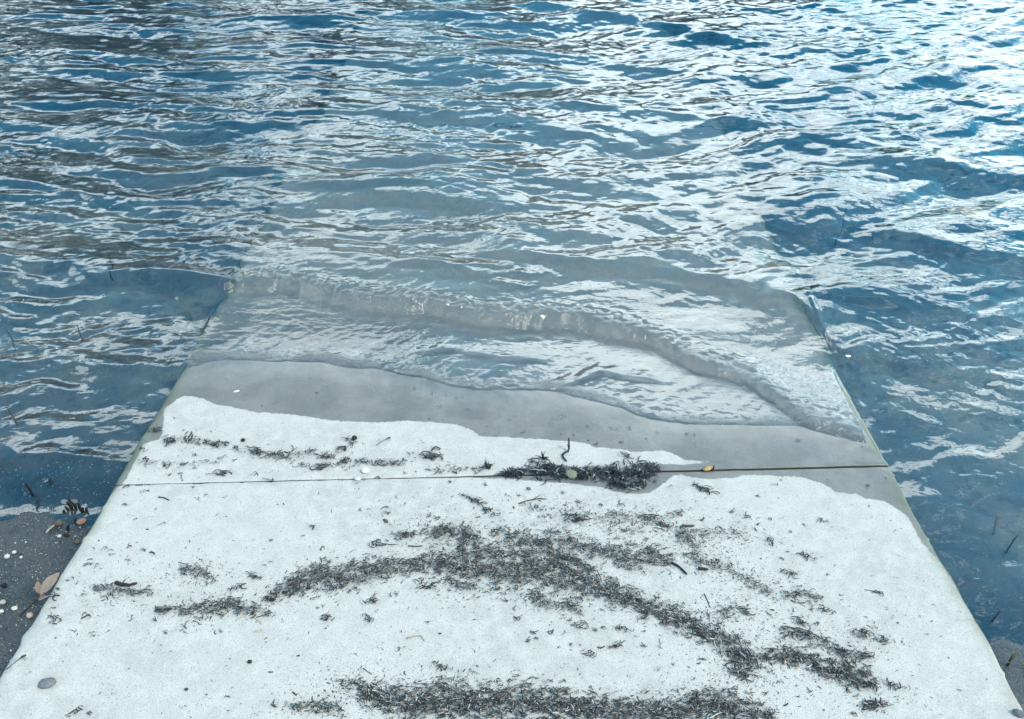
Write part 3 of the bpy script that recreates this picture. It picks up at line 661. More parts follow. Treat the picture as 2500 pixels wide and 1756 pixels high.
SCR = {
1: [(950,122,45),(1345,145,30),(1295,160,45),(1480,155,40),(1270,90,35),(815,205,45),(820,90,50),(610,490,35),(675,495,50),(720,510,40),(860,478,50),(945,500,50),(1010,525,60),(1020,237,25),(1060,337,50),(895,297,35),
    (560,805,50),(515,715,40),(980,790,60),(555,950,80),(355,965,90),(480,1035,50),(620,1062,45),(700,1037,40),(870,955,60),(1010,963,50),(1215,997,75),(1085,1045,50),(1210,1045,60),(1445,1045,55),(1345,785,30),(1670,675,90),
    (1740,610,40),(1560,745,110),(1745,1080,30),(1895,1085,30),(1490,1465,45),(1520,1408,30),(1350,1455,25),(500,1575,100),(600,1575,60),(1780,440,30),(2180,245,35),(2120,490,60),(2060,360,60),
    (1800,1530,70),(2150,950,90),(2090,880,50),(345,800,110),(370,760,60),(600,590,60),(740,540,50),(830,560,60),(560,600,45),(640,615,55),(450,700,50),(210,1580,25),(205,1305,22),(1055,1130,20),(850,1280,20)],
4: [(1020,1265,90),(1230,1320,120),(1120,1345,100),(1430,1355,120),(960,1475,80),(1080,1500,70),(1200,1490,80),(1470,1450,70),(1560,1385,70),(1690,1415,120),(1830,1435,120),(1930,1390,80),(2055,1400,60),(2140,1440,90),
    (2240,1470,90),(2230,1390,80),(1850,1220,22),(1205,1270,25),(1290,1268,20),(1755,1365,40),(1280,1430,40),(1530,1465,40),(1360,1560,40),(1470,1550,110),(1660,1552,60),(1190,1570,70),(1115,1560,40),(2100,1515,120),(1990,1500,60),
    (1760,1595,80),(1245,988,18),(2085,1022,30),(1715,1105,20),(1800,1090,18),(940,1400,60),(1145,1185,40)],
5: [(85,1345,90),(50,1390,80),(625,1440,140),(630,1390,80),(460,1420,40),(590,1525,50),(445,1550,40),(280,1480,100),(400,1475,110),(150,1475,90),(30,1475,70),(270,1580,50),(760,1545,60),(665,1497,30),(735,1500,40),
    (1000,1510,80),(900,1535,70),(420,1125,28),(1230,1278,50),(1040,1300,22),(980,1240,28),(85,1165,18),(1865,1345,45),(2030,1320,40),(1690,1360,50),(1640,1335,22),(1900,1440,90),(1290,1480,60),(1390,1500,70),(1150,1520,50),
    (1250,1520,70),(410,1185,18),(600,1192,18),(1370,1120,18),(1470,1290,25),(1550,1300,25)],
2: [(960,75,45),(815,145,60),(740,58,40),(385,160,30),(910,180,110),(890,235,40),(990,245,110),(1260,110,60),(1120,150,50),(1475,130,40),(1190,150,40),(1500,205,50),(1590,195,60),(1725,210,50),(1870,210,70),
    (2225,265,90),(1790,255,80),(1605,240,25),(1300,220,40),(1140,265,35),(1050,265,40),(330,255,80),(145,247,50),(205,240,35),(600,280,40),(660,290,60),(1560,290,130),(1350,290,50),(1900,285,40),(2050,290,90),(2175,90,45),
    (2090,55,50),(440,410,90),(490,400,60),(270,455,120),(640,425,60),(700,380,100),(870,420,110),(380,800,60),(510,780,30),(655,800,40),(790,745,25),(580,740,120),(190,960,90),(1080,830,60),(1165,870,40),(1240,870,30),
    (1030,765,70),(1170,760,50),(590,975,40),(350,1010,20),(400,1150,50),(295,1147,35),(120,1195,40),(145,1050,20),(630,1237,30),(680,1275,90),(790,1300,40),(870,1290,25),(1165,955,60),(1325,968,25),(1520,970,50),(1590,1000,90),
    (1680,1035,50),(1740,1015,50),(1860,1025,90),(1480,1060,40),(1410,1042,60),(1280,1050,70),(1310,1085,50),(1260,1100,60),(1950,1075,40),(1525,1125,40),(1590,1130,25),(1450,1145,30),(1720,1145,70),(1830,1130,90),(2010,1138,60),
    (2105,1095,40),(2110,1135,50),(1650,1180,90),(1885,1170,25),(2195,1250,30),(1350,1320,20),(1590,1320,20),(1490,1370,40),(1380,1370,50),(2030,1438,40),(2225,1420,40),(2015,1040,40),(230,840,90),(1900,380,80),(2150,350,80)],
3: [(195,105,130),(255,130,40),(200,165,30),(125,188,25),(15,270,60),(170,307,60),(265,232,30),(380,258,60),(480,285,70),(550,300,40),(620,300,35),(700,295,30),(840,335,40),(925,310,70),(985,312,60),(540,153,40),
    (645,75,50),(690,45,20),(795,148,20),(675,163,20),(1160,210,20),(1410,308,20),(1440,380,25),(835,525,50),(865,558,90),(950,550,25),(1045,612,35),(995,672,35),(755,385,30),(1120,425,25),(690,560,50),(610,450,90),(1340,790,80),
    (820,985,100),(930,990,60),(600,920,50),(460,915,120),(900,895,50),(990,910,110),(960,1100,110),(800,1050,160),(1230,1050,90),(1370,1100,80),(1070,1170,110),(1230,1205,120),(165,1220,60),(580,1440,50),(385,1417,50),
    (875,1425,45),(900,1462,40),(415,1302,150),(630,1300,60),(1425,1395,110),(1300,1525,150),(1165,1580,60),(970,1555,30),(1135,1440,60),(1590,690,20),(1530,865,20),(1600,938,18),(1690,863,20),(1870,915,20),(1660,1058,35),
    (1740,1070,35),(1305,1005,30),(1410,1070,25),(2100,1290,15),(1250,85,50),(1380,35,25),(995,45,15),(1460,540,18),(740,650,110)]}
nscr = 0; SCRAPS = []
for c, lst in SCR.items():
    for (x, y, s) in lst:
        px, py = P(c, x, y); p = on_ramp(px, py); size = s * K * mm_per_px(p) * 1.02
        kind = 's' if s < 42 else ('m' if s < 85 else 'l')
        o = link(bpy.data.objects.new('seagrass_scrap' if kind != 'l' else 'seagrass_tuft', rnd.choice(SM[kind])))
        o.location = p + N_RAMP * .0005; sc = size * (1.15 if kind == 'l' else 1.0)
        o.scale = (sc, sc * rnd.choice((-1, 1)), min(sc, .03)); o.rotation_mode = 'XYZ'
        o.rotation_euler = (Matrix.Rotation(-SLOPE, 3, 'X') @ Matrix.Rotation(rnd.gauss(-.12, .45) + (math.pi if rnd.random() < .5 else 0), 3, 'Z')).to_euler()
        SCRAPS.append((o, kind, px, py))
        nscr += 1

# ---- sticks and twigs
def stick(pts, r, label, col=(.03, .026, .024), name='stick', cat='stick', h=None, knots=True, plane='ramp', mat=None, n=7, flat=.85, bits=()):
    """pts: photo points on the slab (or with a third value: height above it in metres)"""
    W3 = []
    for q in pts:
        hh = (q[2] if len(q) > 2 else r)
        if plane == 'ramp': W3.append(on_ramp(q[0], q[1]) + N_RAMP * hh)
        else: W3.append(on_level(q[0], q[1], plane) + Vector((0, 0, hh)))
    org = W3[0].copy()
    pp = []
    for i in range(len(W3) - 1):
        for k in range(4): pp.append(W3[i].lerp(W3[i + 1], k / 4))
    pp.append(W3[-1]); m = len(pp)
    rad = [r * (1 - .35 * k / m) * (1 + (.16 * rnd.uniform(-1, 1) if knots else 0)) for k in range(m)]
    rad[0] *= .8; rad[-1] *= .6
    mb = MB(); mb.tube([p - org + Vector((0, 0, rnd.uniform(-.1, .1) * r)) for p in pp], rad, n, col, flat)
    for (i, dx, dy, dz, rr) in bits:
        a = pp[min(i, m - 1)] - org; mb.tube([a, a + Vector((dx, dy, dz)) * .6, a + Vector((dx, dy, dz))], [rr, rr * .8, rr * .3], 5, col)
    o = mb.build(name, mat or M_WOOD, None, True); o.location = org
    return tag(o, label, cat)
stick([P(3,893,1262), P(3,950,1290), P(3,1010,1308), P(3,1060,1313), P(3,1100,1314)], .0042, 'thick black curved stick lying on the lower right seagrass', (.016,.017,.022))
stick([P(2,2185,590), P(2,2230,612), P(2,2262,640), (1677,1405)], .0032, 'thin black curved stick at the end of the upper lobe of the drift', (.016,.016,.02))
stick([P(2,1455,552), P(2,1500,566), P(2,1600,580)], .0060, 'short thick brown driftwood lump in the middle of the drift', (.05,.047,.042), 'driftwood', 'driftwood', flat=.6)
stick([P(3,36,349), P(3,80,352), P(3,122,351)], .0036, 'short blunt grey stick right of the drift, under the wet clump', (.06,.055,.05))
stick([P(3,145,632), P(3,180,634), P(3,213,640)], .0044, 'stubby dark stick below the loose diagonal trail', (.02,.02,.022))
stick([P(1,760,722), P(1,800,738), P(1,850,742), P(1,905,728)], .0046, 'dark knotty stick on the thin heap by the left edge', (.025,.023,.025), bits=[(4,.008,.014,.004,.0016)])
stick([P(1,1020,908), P(1,1080,903), P(1,1135,893)], .0036, 'dark stick at the left tip of the short drift', (.03,.027,.027))
stick([P(1,1748,818), P(1,1775,828), P(1,1808,848)], .0042, 'dark stub at the left tip of the long drift', (.02,.02,.022))
stick([P(1,1040,158), P(1,1075,162), P(1,1115,180)], .0020, 'thin bent twig just below the joint on the left', (.05,.045,.04), 'twig', 'twig')
stick([P(2,1185,202,), P(2,1240,182), P(2,1320,168), P(2,1372,172)], .0018, 'thin forked twig below the wet clump', (.06,.05,.04), 'twig', 'twig', bits=[(6,.02,.014,.004,.0012)])
stick([P(2,460,478), P(2,510,482), P(2,560,479)], .0018, 'thin grey twig left of the upper lobe', (.09,.08,.065), 'twig', 'twig')
stick([P(2,448,1088), P(2,500,1070), P(2,545,1068), P(2,572,1104)], .0014, 'pale straw bent into a hook on clean concrete', (.34,.29,.22), 'straw', 'straw')
stick([P(2,1500,640), P(2,1560,668), P(2,1600,690)], .0016, 'pale straw across the middle of the drift', (.36,.32,.25), 'straw', 'straw')
stick([P(2,970,612,), P(2,1000,640), P(2,1035,690)], .0014, 'grey bent straw left of the driftwood lump', (.2,.18,.15), 'straw', 'straw')
stick([P(2,950,605), P(2,1000,625), P(2,1050,650)], .0014, 'long brown straw beside the bent grey straw', (.13,.115,.09), 'straw', 'straw')
stick([P(3,185,790,), P(3,205,830), P(3,225,885)], .0012, 'hair-thin straight twig sticking out of the drift', (.06,.06,.06), 'twig', 'twig')
stick([P(3,1240,765), P(3,1290,772), P(3,1365,780)], .0010, 'hair-thin straw with a dark tip on bare concrete at right', (.15,.14,.12), 'straw', 'straw')
stick([P(1,1670,1042), P(1,1700,1035), P(1,1725,1028)], .0018, 'short cream straw below the short drift', (.45,.40,.30), 'straw', 'straw')
stick([P(1,1680,952), P(1,1700,970), P(1,1716,988)], .0018, 'short cream straw at the right tip of the short drift', (.42,.38,.30), 'straw', 'straw')
stick([P(3,780,672), P(3,805,660), P(3,838,640)], .0018, 'short white straw in the sparse right scatter', (.50,.47,.40), 'straw', 'straw')
stick([P(2,165,1280), P(2,195,1303), P(2,225,1322)], .0012, 'thin straight twig above the lower drift', (.10,.09,.08), 'twig', 'twig')
stick([P(3,135,1015), P(3,160,1065), P(3,195,1090)], .0032, 'dark crooked twig at the lower bend of the drift', (.025,.023,.024), 'twig', 'twig')
stick([P(5,1508,1415,), (*P(5,1516,1400), .010), (*P(5,1514,1395), .024), (*P(5,1511,1392), .042)], .0030, 'dark forked twig standing upright near the wet edge', (.025,.025,.03), 'twig', 'twig', bits=[(3,-.004,.01,.012,.0016)])
stick([P(5,1498,1412), P(5,1474,1430), P(5,1478,1450), P(5,1502,1475)], .0034, 'dark crooked twig lying at the foot of the upright one', (.025,.025,.03), 'twig', 'twig')
for lab, q, L in (('thin-branched root tuft standing left of the upright twig', P(5,1350,1455), 7), ('dark root tuft with a spike at the left end of the joint clump', P(5,980,1515), 6)):
    p = on_ramp(*q); mb = MB()
    for k in range(L):
        a = rnd.uniform(0, 6.28); e = rnd.uniform(.25, 1.3); ln = rnd.uniform(.012, .034)
        v = Vector((math.cos(a) * math.cos(e), math.sin(a) * math.cos(e), math.sin(e))) * ln
        g = rnd.uniform(.02, .07)
        mb.tube([(0, 0, .001), v * .5 + Vector((rnd.gauss(0, .002), 0, .003)), v], [.0017, .0013, .0005], 5, (g, g, g))
    mb.tube([(0, 0, .001), (-.004, 0, .016), (-.006, .002, .030)], [.0042, .0026, .0006], 6, (.03, .03, .035))
    mb.tube([(-.045, -.004, .002), (-.02, 0, .003), (.01, .004, .004)], [.0008, .0014, .002], 5, (.06, .05, .05))
    o = mb.build('root_tuft', M_WOOD, None, True); o.location = p; tag(o, lab, 'root')

# ---- stones, shells, wood chips
def lump(name, px, w, hgt, dep, label, col, mat, cat, plane='ramp', rot=None, seed=0, rough=.16, tint2=None):
    r = random.Random(seed + int(px[0] * 7 + px[1])); n1, n2 = 9, 14
    p = on_ramp(*px) if plane == 'ramp' else on_level(px[0], px[1], plane)
    if plane == 'sand':
        pass
    s = w * mm_per_px(p) * .5; mb = MB(); vs = []; off = [r.uniform(0, 50) for _ in range(2)]
    for i in range(n1 + 1):
        th = math.pi * i / n1
        for j in range(n2):
            ph = 2 * math.pi * j / n2
            v = Vector((math.sin(th) * math.cos(ph), math.sin(th) * math.sin(ph), math.cos(th)))
            nn = float(perlin(np.array([v.x * 1.4 + off[0] + v.z]), np.array([v.y * 1.4 + off[1] - v.z]))[0])
            vs.append(v * (1 + rough * 2 * nn))
    fs = [(i * n2 + j, (i + 1) * n2 + j, (i + 1) * n2 + (j + 1) % n2, i * n2 + (j + 1) % n2) for i in range(n1) for j in range(n2)]
    sc = Vector((s, s * dep, s * hgt))
    mb.add([Vector((v.x * sc.x, v.y * sc.y, v.z * sc.z + sc.z * .72)) for v in vs], fs, col)
    o = mb.build(name, mat, None, True); o.location = p
    a = rnd.uniform(-.5, .5) if rot is None else rot
    o.rotation_euler = ((Matrix.Rotation(-SLOPE, 3, 'X') if plane == 'ramp' else Matrix.Identity(3)) @ Matrix.Rotation(a, 3, 'Z')).to_euler()
    return tag(o, label, cat)
lump('pebble', (117, 1671), 42, .36, .72, 'flat grey pebble alone on the near left corner of the slab', (.16,.17,.18), M_STONE, 'pebble', rot=.25)
lump('pebble', (2487, 1745), 30, .5, .6, 'smooth dark grey pebble at the near right corner', (.13,.14,.15), M_STONE, 'pebble', rot=-.5)
lump('pebble', (892, 1152), 21, .62, .85, 'round white pebble just above the joint', (.66,.63,.56), M_SHELL, 'pebble', rough=.06)
lump('pebble', (873, 1171), 19, .45, .7, 'cream pebble lying in the joint', (.55,.5,.44), M_SHELL, 'pebble', rough=.08)
lump('stone', (1394, 1163), 31, .62, .8, 'rough olive grey stone in the wet seagrass clump', (.20,.21,.14), M_STONE, 'stone', rough=.26)
lump('shell', (1728, 1147), 25, .40, .5, 'orange brown shell lying across the wet joint', (.42,.25,.10), M_SHELL, 'shell', rot=.35)
stick([P(6,235,1535), (*P(6,243,1530), .006), (*P(6,246,1524), .014)], .0030, 'black twig stub behind the orange shell', (.012,.012,.014), 'twig', 'twig')
lump('wood_chip', P(2,315,315), 18, .35, .45, 'small brown wood chip on bare concrete left of the upper lobe', (.12,.095,.07), M_WOOD, 'wood chip', rot=-.7)
lump('wood_chip', P(2,700,585), 19, .4, .5, 'tan wood chip at the crest of the drift', (.24,.18,.12), M_WOOD, 'wood chip', rot=.6)
lump('wood_chip', P(2,805,612), 22, .35, .4, 'grey brown seed pod beside the tan chip', (.12,.105,.09), M_WOOD, 'wood chip', rot=-.3)
lump('seed', P(1,1640,1240), 12, .7, .8, 'dark round seed beside a scrap on the left of the slab', (.02,.018,.018), M_WOOD, 'seed')
lump('seed', P(1,1225,1420), 9, .7, .8, 'dark round seed on bare concrete near the lower edge', (.05,.045,.045), M_WOOD, 'seed')
lump('seed', P(4,1597,1336), 11, .8, .9, 'dark round seed between the wet edge and the broken seagrass line', (.02,.02,.024), M_WOOD, 'seed')
lump('seed', P(5,110,1322), 13, .8, .9, 'dark round burr on top of a tuft above the joint', (.02,.02,.022), M_WOOD, 'seed')
lump('shell', (1392, 1474), 12, .5, .8, 'white shell chip at the lower side of the drift', (.7,.69,.65), M_SHELL, 'shell')
lump('shell', P(2,435,1523), 15, .3, .5, 'white shell flake in the drift at the lower edge', (.75,.75,.74), M_SHELL, 'shell')
lump('shell', P(2,1950,845), 10, .4, .8, 'small white shell chip further down the drift', (.65,.63,.58), M_SHELL, 'shell')
lump('shell', P(4,1552,1012), 15, .2, .4, 'white flake on the wet concrete near the left edge', (.82,.83,.85), M_SHELL, 'shell', rot=.5)
lump('shell', P(2,270,1137), 9, .3, .7, 'white speck of shell on clean lower concrete', (.48,.48,.46), M_SHELL, 'shell')

# ---- bubbles on the wet concrete
b = NB('bubble_film'); b.set(b.p.inputs['Base Color'], (1, 1, 1)); b.set(b.p.inputs['Transmission Weight'], 1.0); b.set(b.p.inputs['Roughness'], .02); b.set(b.p.inputs['IOR'], 1.25)
M_BUB = b.m
mbb = MB(); vs = []; fs = []
for i in range(7):
    th = math.pi / 2 * i / 6
    for j in range(14): vs.append((math.sin(th) * math.cos(j * math.tau / 14), math.sin(th) * math.sin(j * math.tau / 14), math.cos(th) * .62))
for i in range(6):
    for j in range(14): fs.append((i * 14 + j, (i + 1) * 14 + j, (i + 1) * 14 + (j + 1) % 14, i * 14 + (j + 1) % 14))
mbb.add(vs, fs); BUB = mbb.mesh('bubble', M_BUB, True)
BUBS = {}
for (c, x, y, s) in [(5,620,1022,30),(5,500,990,22),(5,660,1112,34),(5,775,1055,20),(5,820,1052,22),(5,360,1010,16),(5,850,1128,24),(5,705,1032,18),(5,1470,1180,40),(5,1410,1195,24),(5,1130,1198,22),(5,1640,1238,20),(5,1790,1252,26),
                     (5,1840,1258,22),(5,1912,1252,30),(5,2095,1280,24),(5,940,1190,16),(5,1000,1222,16),(5,440,1022,18),(6,70,1290,22),(6,120,1298,20),(6,800,1332,30),(4,1490,935,16)]:
    p = on_ramp(*P(c, x, y)); s = s * K * mm_per_px(p) * .5
    o = link(bpy.data.objects.new('bubble', BUB)); o.location = p; o.scale = (s, s, s); o.rotation_euler = (-SLOPE, 0, 0)
    px, py = P(c, x, y); tall = s * 2 / mm_per_px(p) / K
    sz = 'largest' if tall > 36 else 'larger' if tall > 27 else 'small' if tall > 19 else 'tiny'
    zn = 'left part of the wet concrete' if px < 980 else 'wet concrete left of the seagrass clump' if px < 1150 else 'wet concrete above the upright twig' if px < 1460 else 'wet concrete above the orange shell' if px < 1800 else 'right end of the wet concrete'
    BUBS.setdefault((sz, zn), []).append((px, o))
for (sz, zn), L in BUBS.items():
    L.sort(key=lambda q: q[0])
    for k, (_, o) in enumerate(L):
        pre = '' if len(L) == 1 else ('leftmost ', 'second ', 'third ', 'fourth ', 'fifth ', 'sixth ')[k]
        suf = ' from the left' if k else ''
        tag(o, f'{pre}{sz} bubble{suf} on the {zn}', 'bubble', 'bubbles on the wet concrete')

# ---- damselflies
M_INS = mat_simple('damselfly_body', (.012, .014, .022), .35, .5, .3, 300, 0)
b = NB('damselfly_wing'); b.set(b.p.inputs['Base Color'], (.35, .38, .38)); b.set(b.p.inputs['Roughness'], .35); b.set(b.p.inputs['Alpha'], .22); M_WING = b.m
def damselfly(tail, head, label):
    a, h = on_ramp(*tail), on_ramp(*head); L = (h - a).length; d = (h - a).normalized(); root = empty('damselfly', h); tag(root, label, 'damselfly')
    up = N_RAMP; s = d.cross(up).normalized(); Hh = .007
    def pt(t, u=0, v=0): return -d * (L * (1 - t)) + s * u + up * v
    mb = MB(); mb.tube([pt(0, 0, .003), pt(.25, 0, .0045), pt(.5, 0, .0058), pt(.76, 0, Hh)], [.0010, .0007, .0007, .0010], 7); mb.build('abdomen', M_INS, root, True)
    mb = MB(); mb.tube([pt(.74, 0, Hh), pt(.80, 0, Hh + .001), pt(.88, 0, Hh), pt(.94, 0, Hh - .001)], [.0010, .0021, .0021, .0009], 8); mb.build('thorax', M_INS, root, True)
    mb = MB(); mb.tube([pt(.97, -.0026, Hh - .001), pt(.97, -.0018, Hh - .001), pt(.97, 0, Hh - .001), pt(.97, .0018, Hh - .001), pt(.97, .0026, Hh - .001)], [.0006, .0014, .0010, .0014, .0006], 8); mb.build('head', M_INS, root, True)
    for k, (sp, ln) in enumerate(((.30, .62), (.42, .60), (-.10, .62), (.02, .60))):
        mb = MB(); o0 = pt(.85, 0, Hh + .0022); ax = (-d * math.cos(sp) - s * math.sin(sp)); pr = ax.cross(up); ln = ln * L
        pts = [o0 + ax * (ln * t) + pr * (wv * L) for t, wv in ((0, 0), (.3, .025), (.6, .06), (.88, .06), (1, .01))] + [o0 + ax * (ln * t) - pr * (wv * L) for t, wv in ((.9, .03), (.6, .03), (.3, .015))]
        n = len(pts); mb.add(list(pts) + [q + up * .00015 for q in pts], [tuple(range(n)), tuple(range(2 * n - 1, n - 1, -1))] + [(i, (i + 1) % n, n + (i + 1) % n, n + i) for i in range(n)]); mb.build('wing', M_WING, root)
    for t in (.80, .86, .91):
        for sg in (-1, 1):
            mb = MB(); mb.tube([pt(t, 0, Hh - .001), pt(t + .01, sg * .004, Hh - .001), pt(t + .03, sg * .006, .0002)], [.0004, .0003, .0002], 4); mb.build('leg', M_INS, root)
damselfly(P(1,45,1292), P(1,176,1203), 'black damselfly resting at the near left edge of the slab')
damselfly(P(5,250,1370), P(5,346,1322), 'slender dark damselfly near the wet edge above the joint')

# ================================================================== left beach
def on_sand(px, py):
    p = on_level(px, py, 0.0)
    for _ in range(8): p = on_level(px, py, float(ground_z(np.array([[p.x]]), np.array([[p.y]]))[0, 0]))
    return p
def sand_lump(name, px, w, hgt, dep, label, col, mat, cat, **k):
    z = on_sand(*px).z; o = lump(name, px, w, hgt, dep, label, col, mat, cat, plane=z, **k); return o
sand_lump('shell', P(1,50,552), 14, .8, .9, 'round white snail shell on the dark wet sand', (.48,.48,.46), M_SHELL, 'shell', rough=.06)
sand_lump('shell', P(1,95,522), 11, .7, .9, 'white shell just behind the round snail shell', (.48,.48,.46), M_SHELL, 'shell', rough=.1)
sand_lump('shell', P(1,140,553), 8, .7, .9, 'smallest white shell right of the round snail shell', (.48,.48,.46), M_SHELL, 'shell')
sand_lump('pebble', P(1,537,325), 24, .6, .7, 'pinkish pebble beside the slab edge among dark shoots', (.26,.15,.12), M_STONE, 'pebble')
sand_lump('stone', P(1,390,335), 22, .7, .8, 'dark brown stone with a pale root, left of the pinkish pebble', (.09,.08,.065), M_STONE, 'stone', rough=.25)
sand_lump('shell', P(1,392,415), 10, .6, .9, 'white shell chip below the dark brown stone', (.48,.48,.46), M_SHELL, 'shell')
sand_lump('shell', P(1,200,940), 17, .8, .9, 'pinkish shell against the slab below the dead leaves', (.45,.34,.28), M_SHELL, 'shell', rough=.1)
sand_lump('pebble', P(1,22,850), 15, .7, .9, 'beige pebble at the left picture edge', (.42,.37,.30), M_STONE, 'pebble')
sand_lump('shell', P(1,12,908), 13, .5, .7, 'cream shell piece below the beige pebble', (.6,.55,.45), M_SHELL, 'shell')
sand_lump('shell', P(1,97,888), 15, .45, .7, 'broken cream shell left of the leaf stem', (.58,.52,.42), M_SHELL, 'shell', rough=.28)
sand_lump('pebble', P(1,425,190), 20, .35, .7, 'pale flat pebble at the water edge above the dark shoots', (.20,.20,.18), M_STONE, 'pebble')
sand_lump('pebble', P(1,490,190), 17, .45, .8, 'small grey brown pebble behind the dark shoots', (.16,.15,.13), M_STONE, 'pebble')
sand_lump('pebble', P(1,512,455), 14, .7, .8, 'brown pebble touching the slab edge', (.13,.10,.08), M_STONE, 'pebble')
sand_lump('seed', P(1,30,742), 14, .8, .9, 'black spiky burr on the wet sand at left', (.012,.012,.014), M_WOOD, 'seed', rough=.35)
sand_lump('seed', P(1,435,408), 16, .4, .5, 'black wood crumb right of the white chip', (.012,.012,.014), M_WOOD, 'seed', rough=.35)
def sand_stick(pts, r, label, col, name='twig', **k):
    z = on_sand(*pts[0][:2]).z
    return stick(pts, r, label, col, name, name.replace('_', ' '), plane=z, **k)
# shoots: mangrove-like spikes standing in the mud
def shoots(c, lst, labels):
    labels = labels if isinstance(labels, list) else [labels] * len(lst)
    for i, (x, y, hh, lean) in enumerate(lst):
        p = on_sand(*P(c, x, y)); mb = MB(); g = rnd.uniform(.008, .02)
        mb.tube([(0, 0, -.01), (lean * .3, 0, hh * .4), (lean, 0, hh * .8), (lean * 1.1, 0, hh)], [.0036, .0040, .0030, .0012], 7, (g, g, g))
        o = mb.build('root_shoot', M_WOOD, None, True); o.location = p
        tag(o, labels[i], 'root', 'black root shoots in the mud beside the slab')
shoots(1, [(455,250,.022,-.004),(480,240,.034,-.006),(505,232,.040,-.010),(530,240,.028,.002),(545,255,.020,.004),(570,255,.020,.003),(424,262,.012,0)], ['black root shoot second from the left in its clump by the slab', 'black root shoot leaning left, third from the left in its clump', 'tallest black root shoot in the middle of its clump', 'black root shoot just right of the tallest one', 'low black root shoot second from the right in its clump', 'low black root shoot nearest the slab in its clump', 'tiny black root nub at the left end of the clump'])
shoots(1, [(338,85,.036,.004)], 'single black root shoot at the left water edge')
shoots(1, [(220,150,.055,-.003)], 'pale brown root shoot left of the black one')
shoots(1, [(500,325,.022,.004),(445,370,.022,.008)], ['short black root shoot touching the pinkish pebble', 'short black root shoot between the dark brown stone and the pinkish pebble'])
sand_stick([P(1,305,395), P(1,330,365), P(1,365,340)], .0028, 'pale curved root trailing from the dark brown stone', (.35, .32, .27), 'root')
# dead leaves on a stem leaning on the slab
M_LEAF = mat_simple('dead_leaf', (1, 1, 1), .55, .4, .22, 120, .3, True, .001)
lr = empty('leaf_sprig', on_sand(*P(1,130,935))); tag(lr, 'sprig of three dead tan leaves leaning on the left slab edge', 'leaf')
def sp(x, y, h): return on_level(*P(1, x, y), ramp_z(1.2) - .07 + h)
base0 = on_sand(*P(1,130,935))
zl0 = base0.z
def LP(x, y, h): return on_level(*P(1, x, y), zl0 + h) - base0
mb = MB(); mb.tube([LP(130,935,.003), LP(180,888,.012), LP(225,845,.022), LP(262,800,.034)], [.0016, .002, .002, .0016], 6, (.06, .028, .022)); mb.build('stem', M_WOOD, lr, True)
def leaf(a, bq, width, col, cup=.25):
    a, bq = Vector(a), Vector(bq); d = bq - a; L = d.length; dn = d.normalized(); sd_ = dn.cross(Vector((0, -.35, 1))).normalized(); up = sd_.cross(dn).normalized()
    mb = MB(); prof = [(0, .03), (.08, .3), (.22, .72), (.4, .98), (.58, 1), (.75, .8), (.9, .42), (1, .04)]
    vs = []
    for t, w in prof:
        for k in (-1, -.5, 0, .5, 1):
            vs.append(a + d * t + sd_ * (k * w * width * L) + up * ((abs(k) ** 1.5) * w * width * L * cup + math.sin(t * 3) * L * .05 + (.0012 if k == 0 else 0)))
    fs = [(i * 5 + j, i * 5 + j + 1, (i + 1) * 5 + j + 1, (i + 1) * 5 + j) for i in range(len(prof) - 1) for j in range(4)]
    n = len(vs); mb.add(vs + [v - up * .0006 for v in vs], fs + [tuple(n + k for k in reversed(f)) for f in fs], col)
    return mb.build('leaf', M_LEAF, lr, True)
leaf(LP(262,800,.034), LP(392,652,.062), .21, (.27,.21,.16))
leaf(LP(258,790,.034), LP(248,706,.050), .24, (.24,.16,.12))
leaf(LP(245,828,.024), LP(308,806,.032), .22, (.26,.19,.14))
# shell grit
mb = MB(); n = 0
while n < 3200:
    px = rnd.uniform(-60, 300); py = rnd.uniform(1130, 1790)
    if rnd.random() > (.9 if py < 1560 else .45): continue
    p = on_sand(px, py)
    if p.x > edge_x(-1, np.array([p.y]))[0] - .004: n += 1; continue
    s = rnd.uniform(.0008, .0024) * (2 if rnd.random() < .07 else 1); v = [Vector((rnd.gauss(0, 1), rnd.gauss(0, 1), rnd.gauss(0, .6))).normalized() * s for _ in range(4)]
    g = rnd.choice((rnd.uniform(.25, .6), rnd.uniform(.1, .3), rnd.uniform(.01, .03)))
    mb.add([p + q + Vector((0, 0, s * .4)) for q in v], [(0, 1, 2), (0, 2, 3), (0, 3, 1), (1, 3, 2)], (g, g * .96, g * .88)); n += 1
tag(mb.build('shell_grit', M_GRIT), 'shell grit scattered over the dark wet sand left of the slab', 'shell grit', kind='stuff')

# ================================================================== twigs standing in the water
def water_twig(px, py, hh, lean, label, col=(.05, .045, .035), forks=2, r=.0016):
    q = on_level(px, py, 0.0); zb = float(ground_z(np.array([[q.x]]), np.array([[q.y]]))[0, 0])
    if XL_FAR < q.x < XR_FAR: zb = ramp_z(q.y)
    zb = max(zb, -.25)
    mb = MB(); top = Vector((lean, 0, hh))
    mb.tube([(0, 0, zb), (lean * .2, 0, 0), top * .6, top], [r, r, r * .8, r * .35], 6, col)
    for k in range(forks):
        a = top * rnd.uniform(.3, .75); mb.tube([a, a + Vector((rnd.uniform(-1, 1) * hh * .4, rnd.uniform(-.3, .3) * hh, hh * .35))], [r * .6, r * .25], 5, col)
    o = mb.build('water_twig', M_WOOD, None, True); o.location = (q.x, q.y, 0); return tag(o, label, 'twig')
water_twig(*P(4,100,1195), .05, -.008, 'forked twig poking from the shallow water at left, near the beach', forks=3)
water_twig(*P(4,1585,215), .035, -.005, 'tiny twig breaking the water over the sunken left slab edge')
water_twig(*P(4,720,150), .035, .004, 'tiny twig on the left wave crest')
water_twig(*P(4,1238,470), .035, -.006, 'yellowish forked twig beside the dark water at the slab edge', (.2, .18, .09))
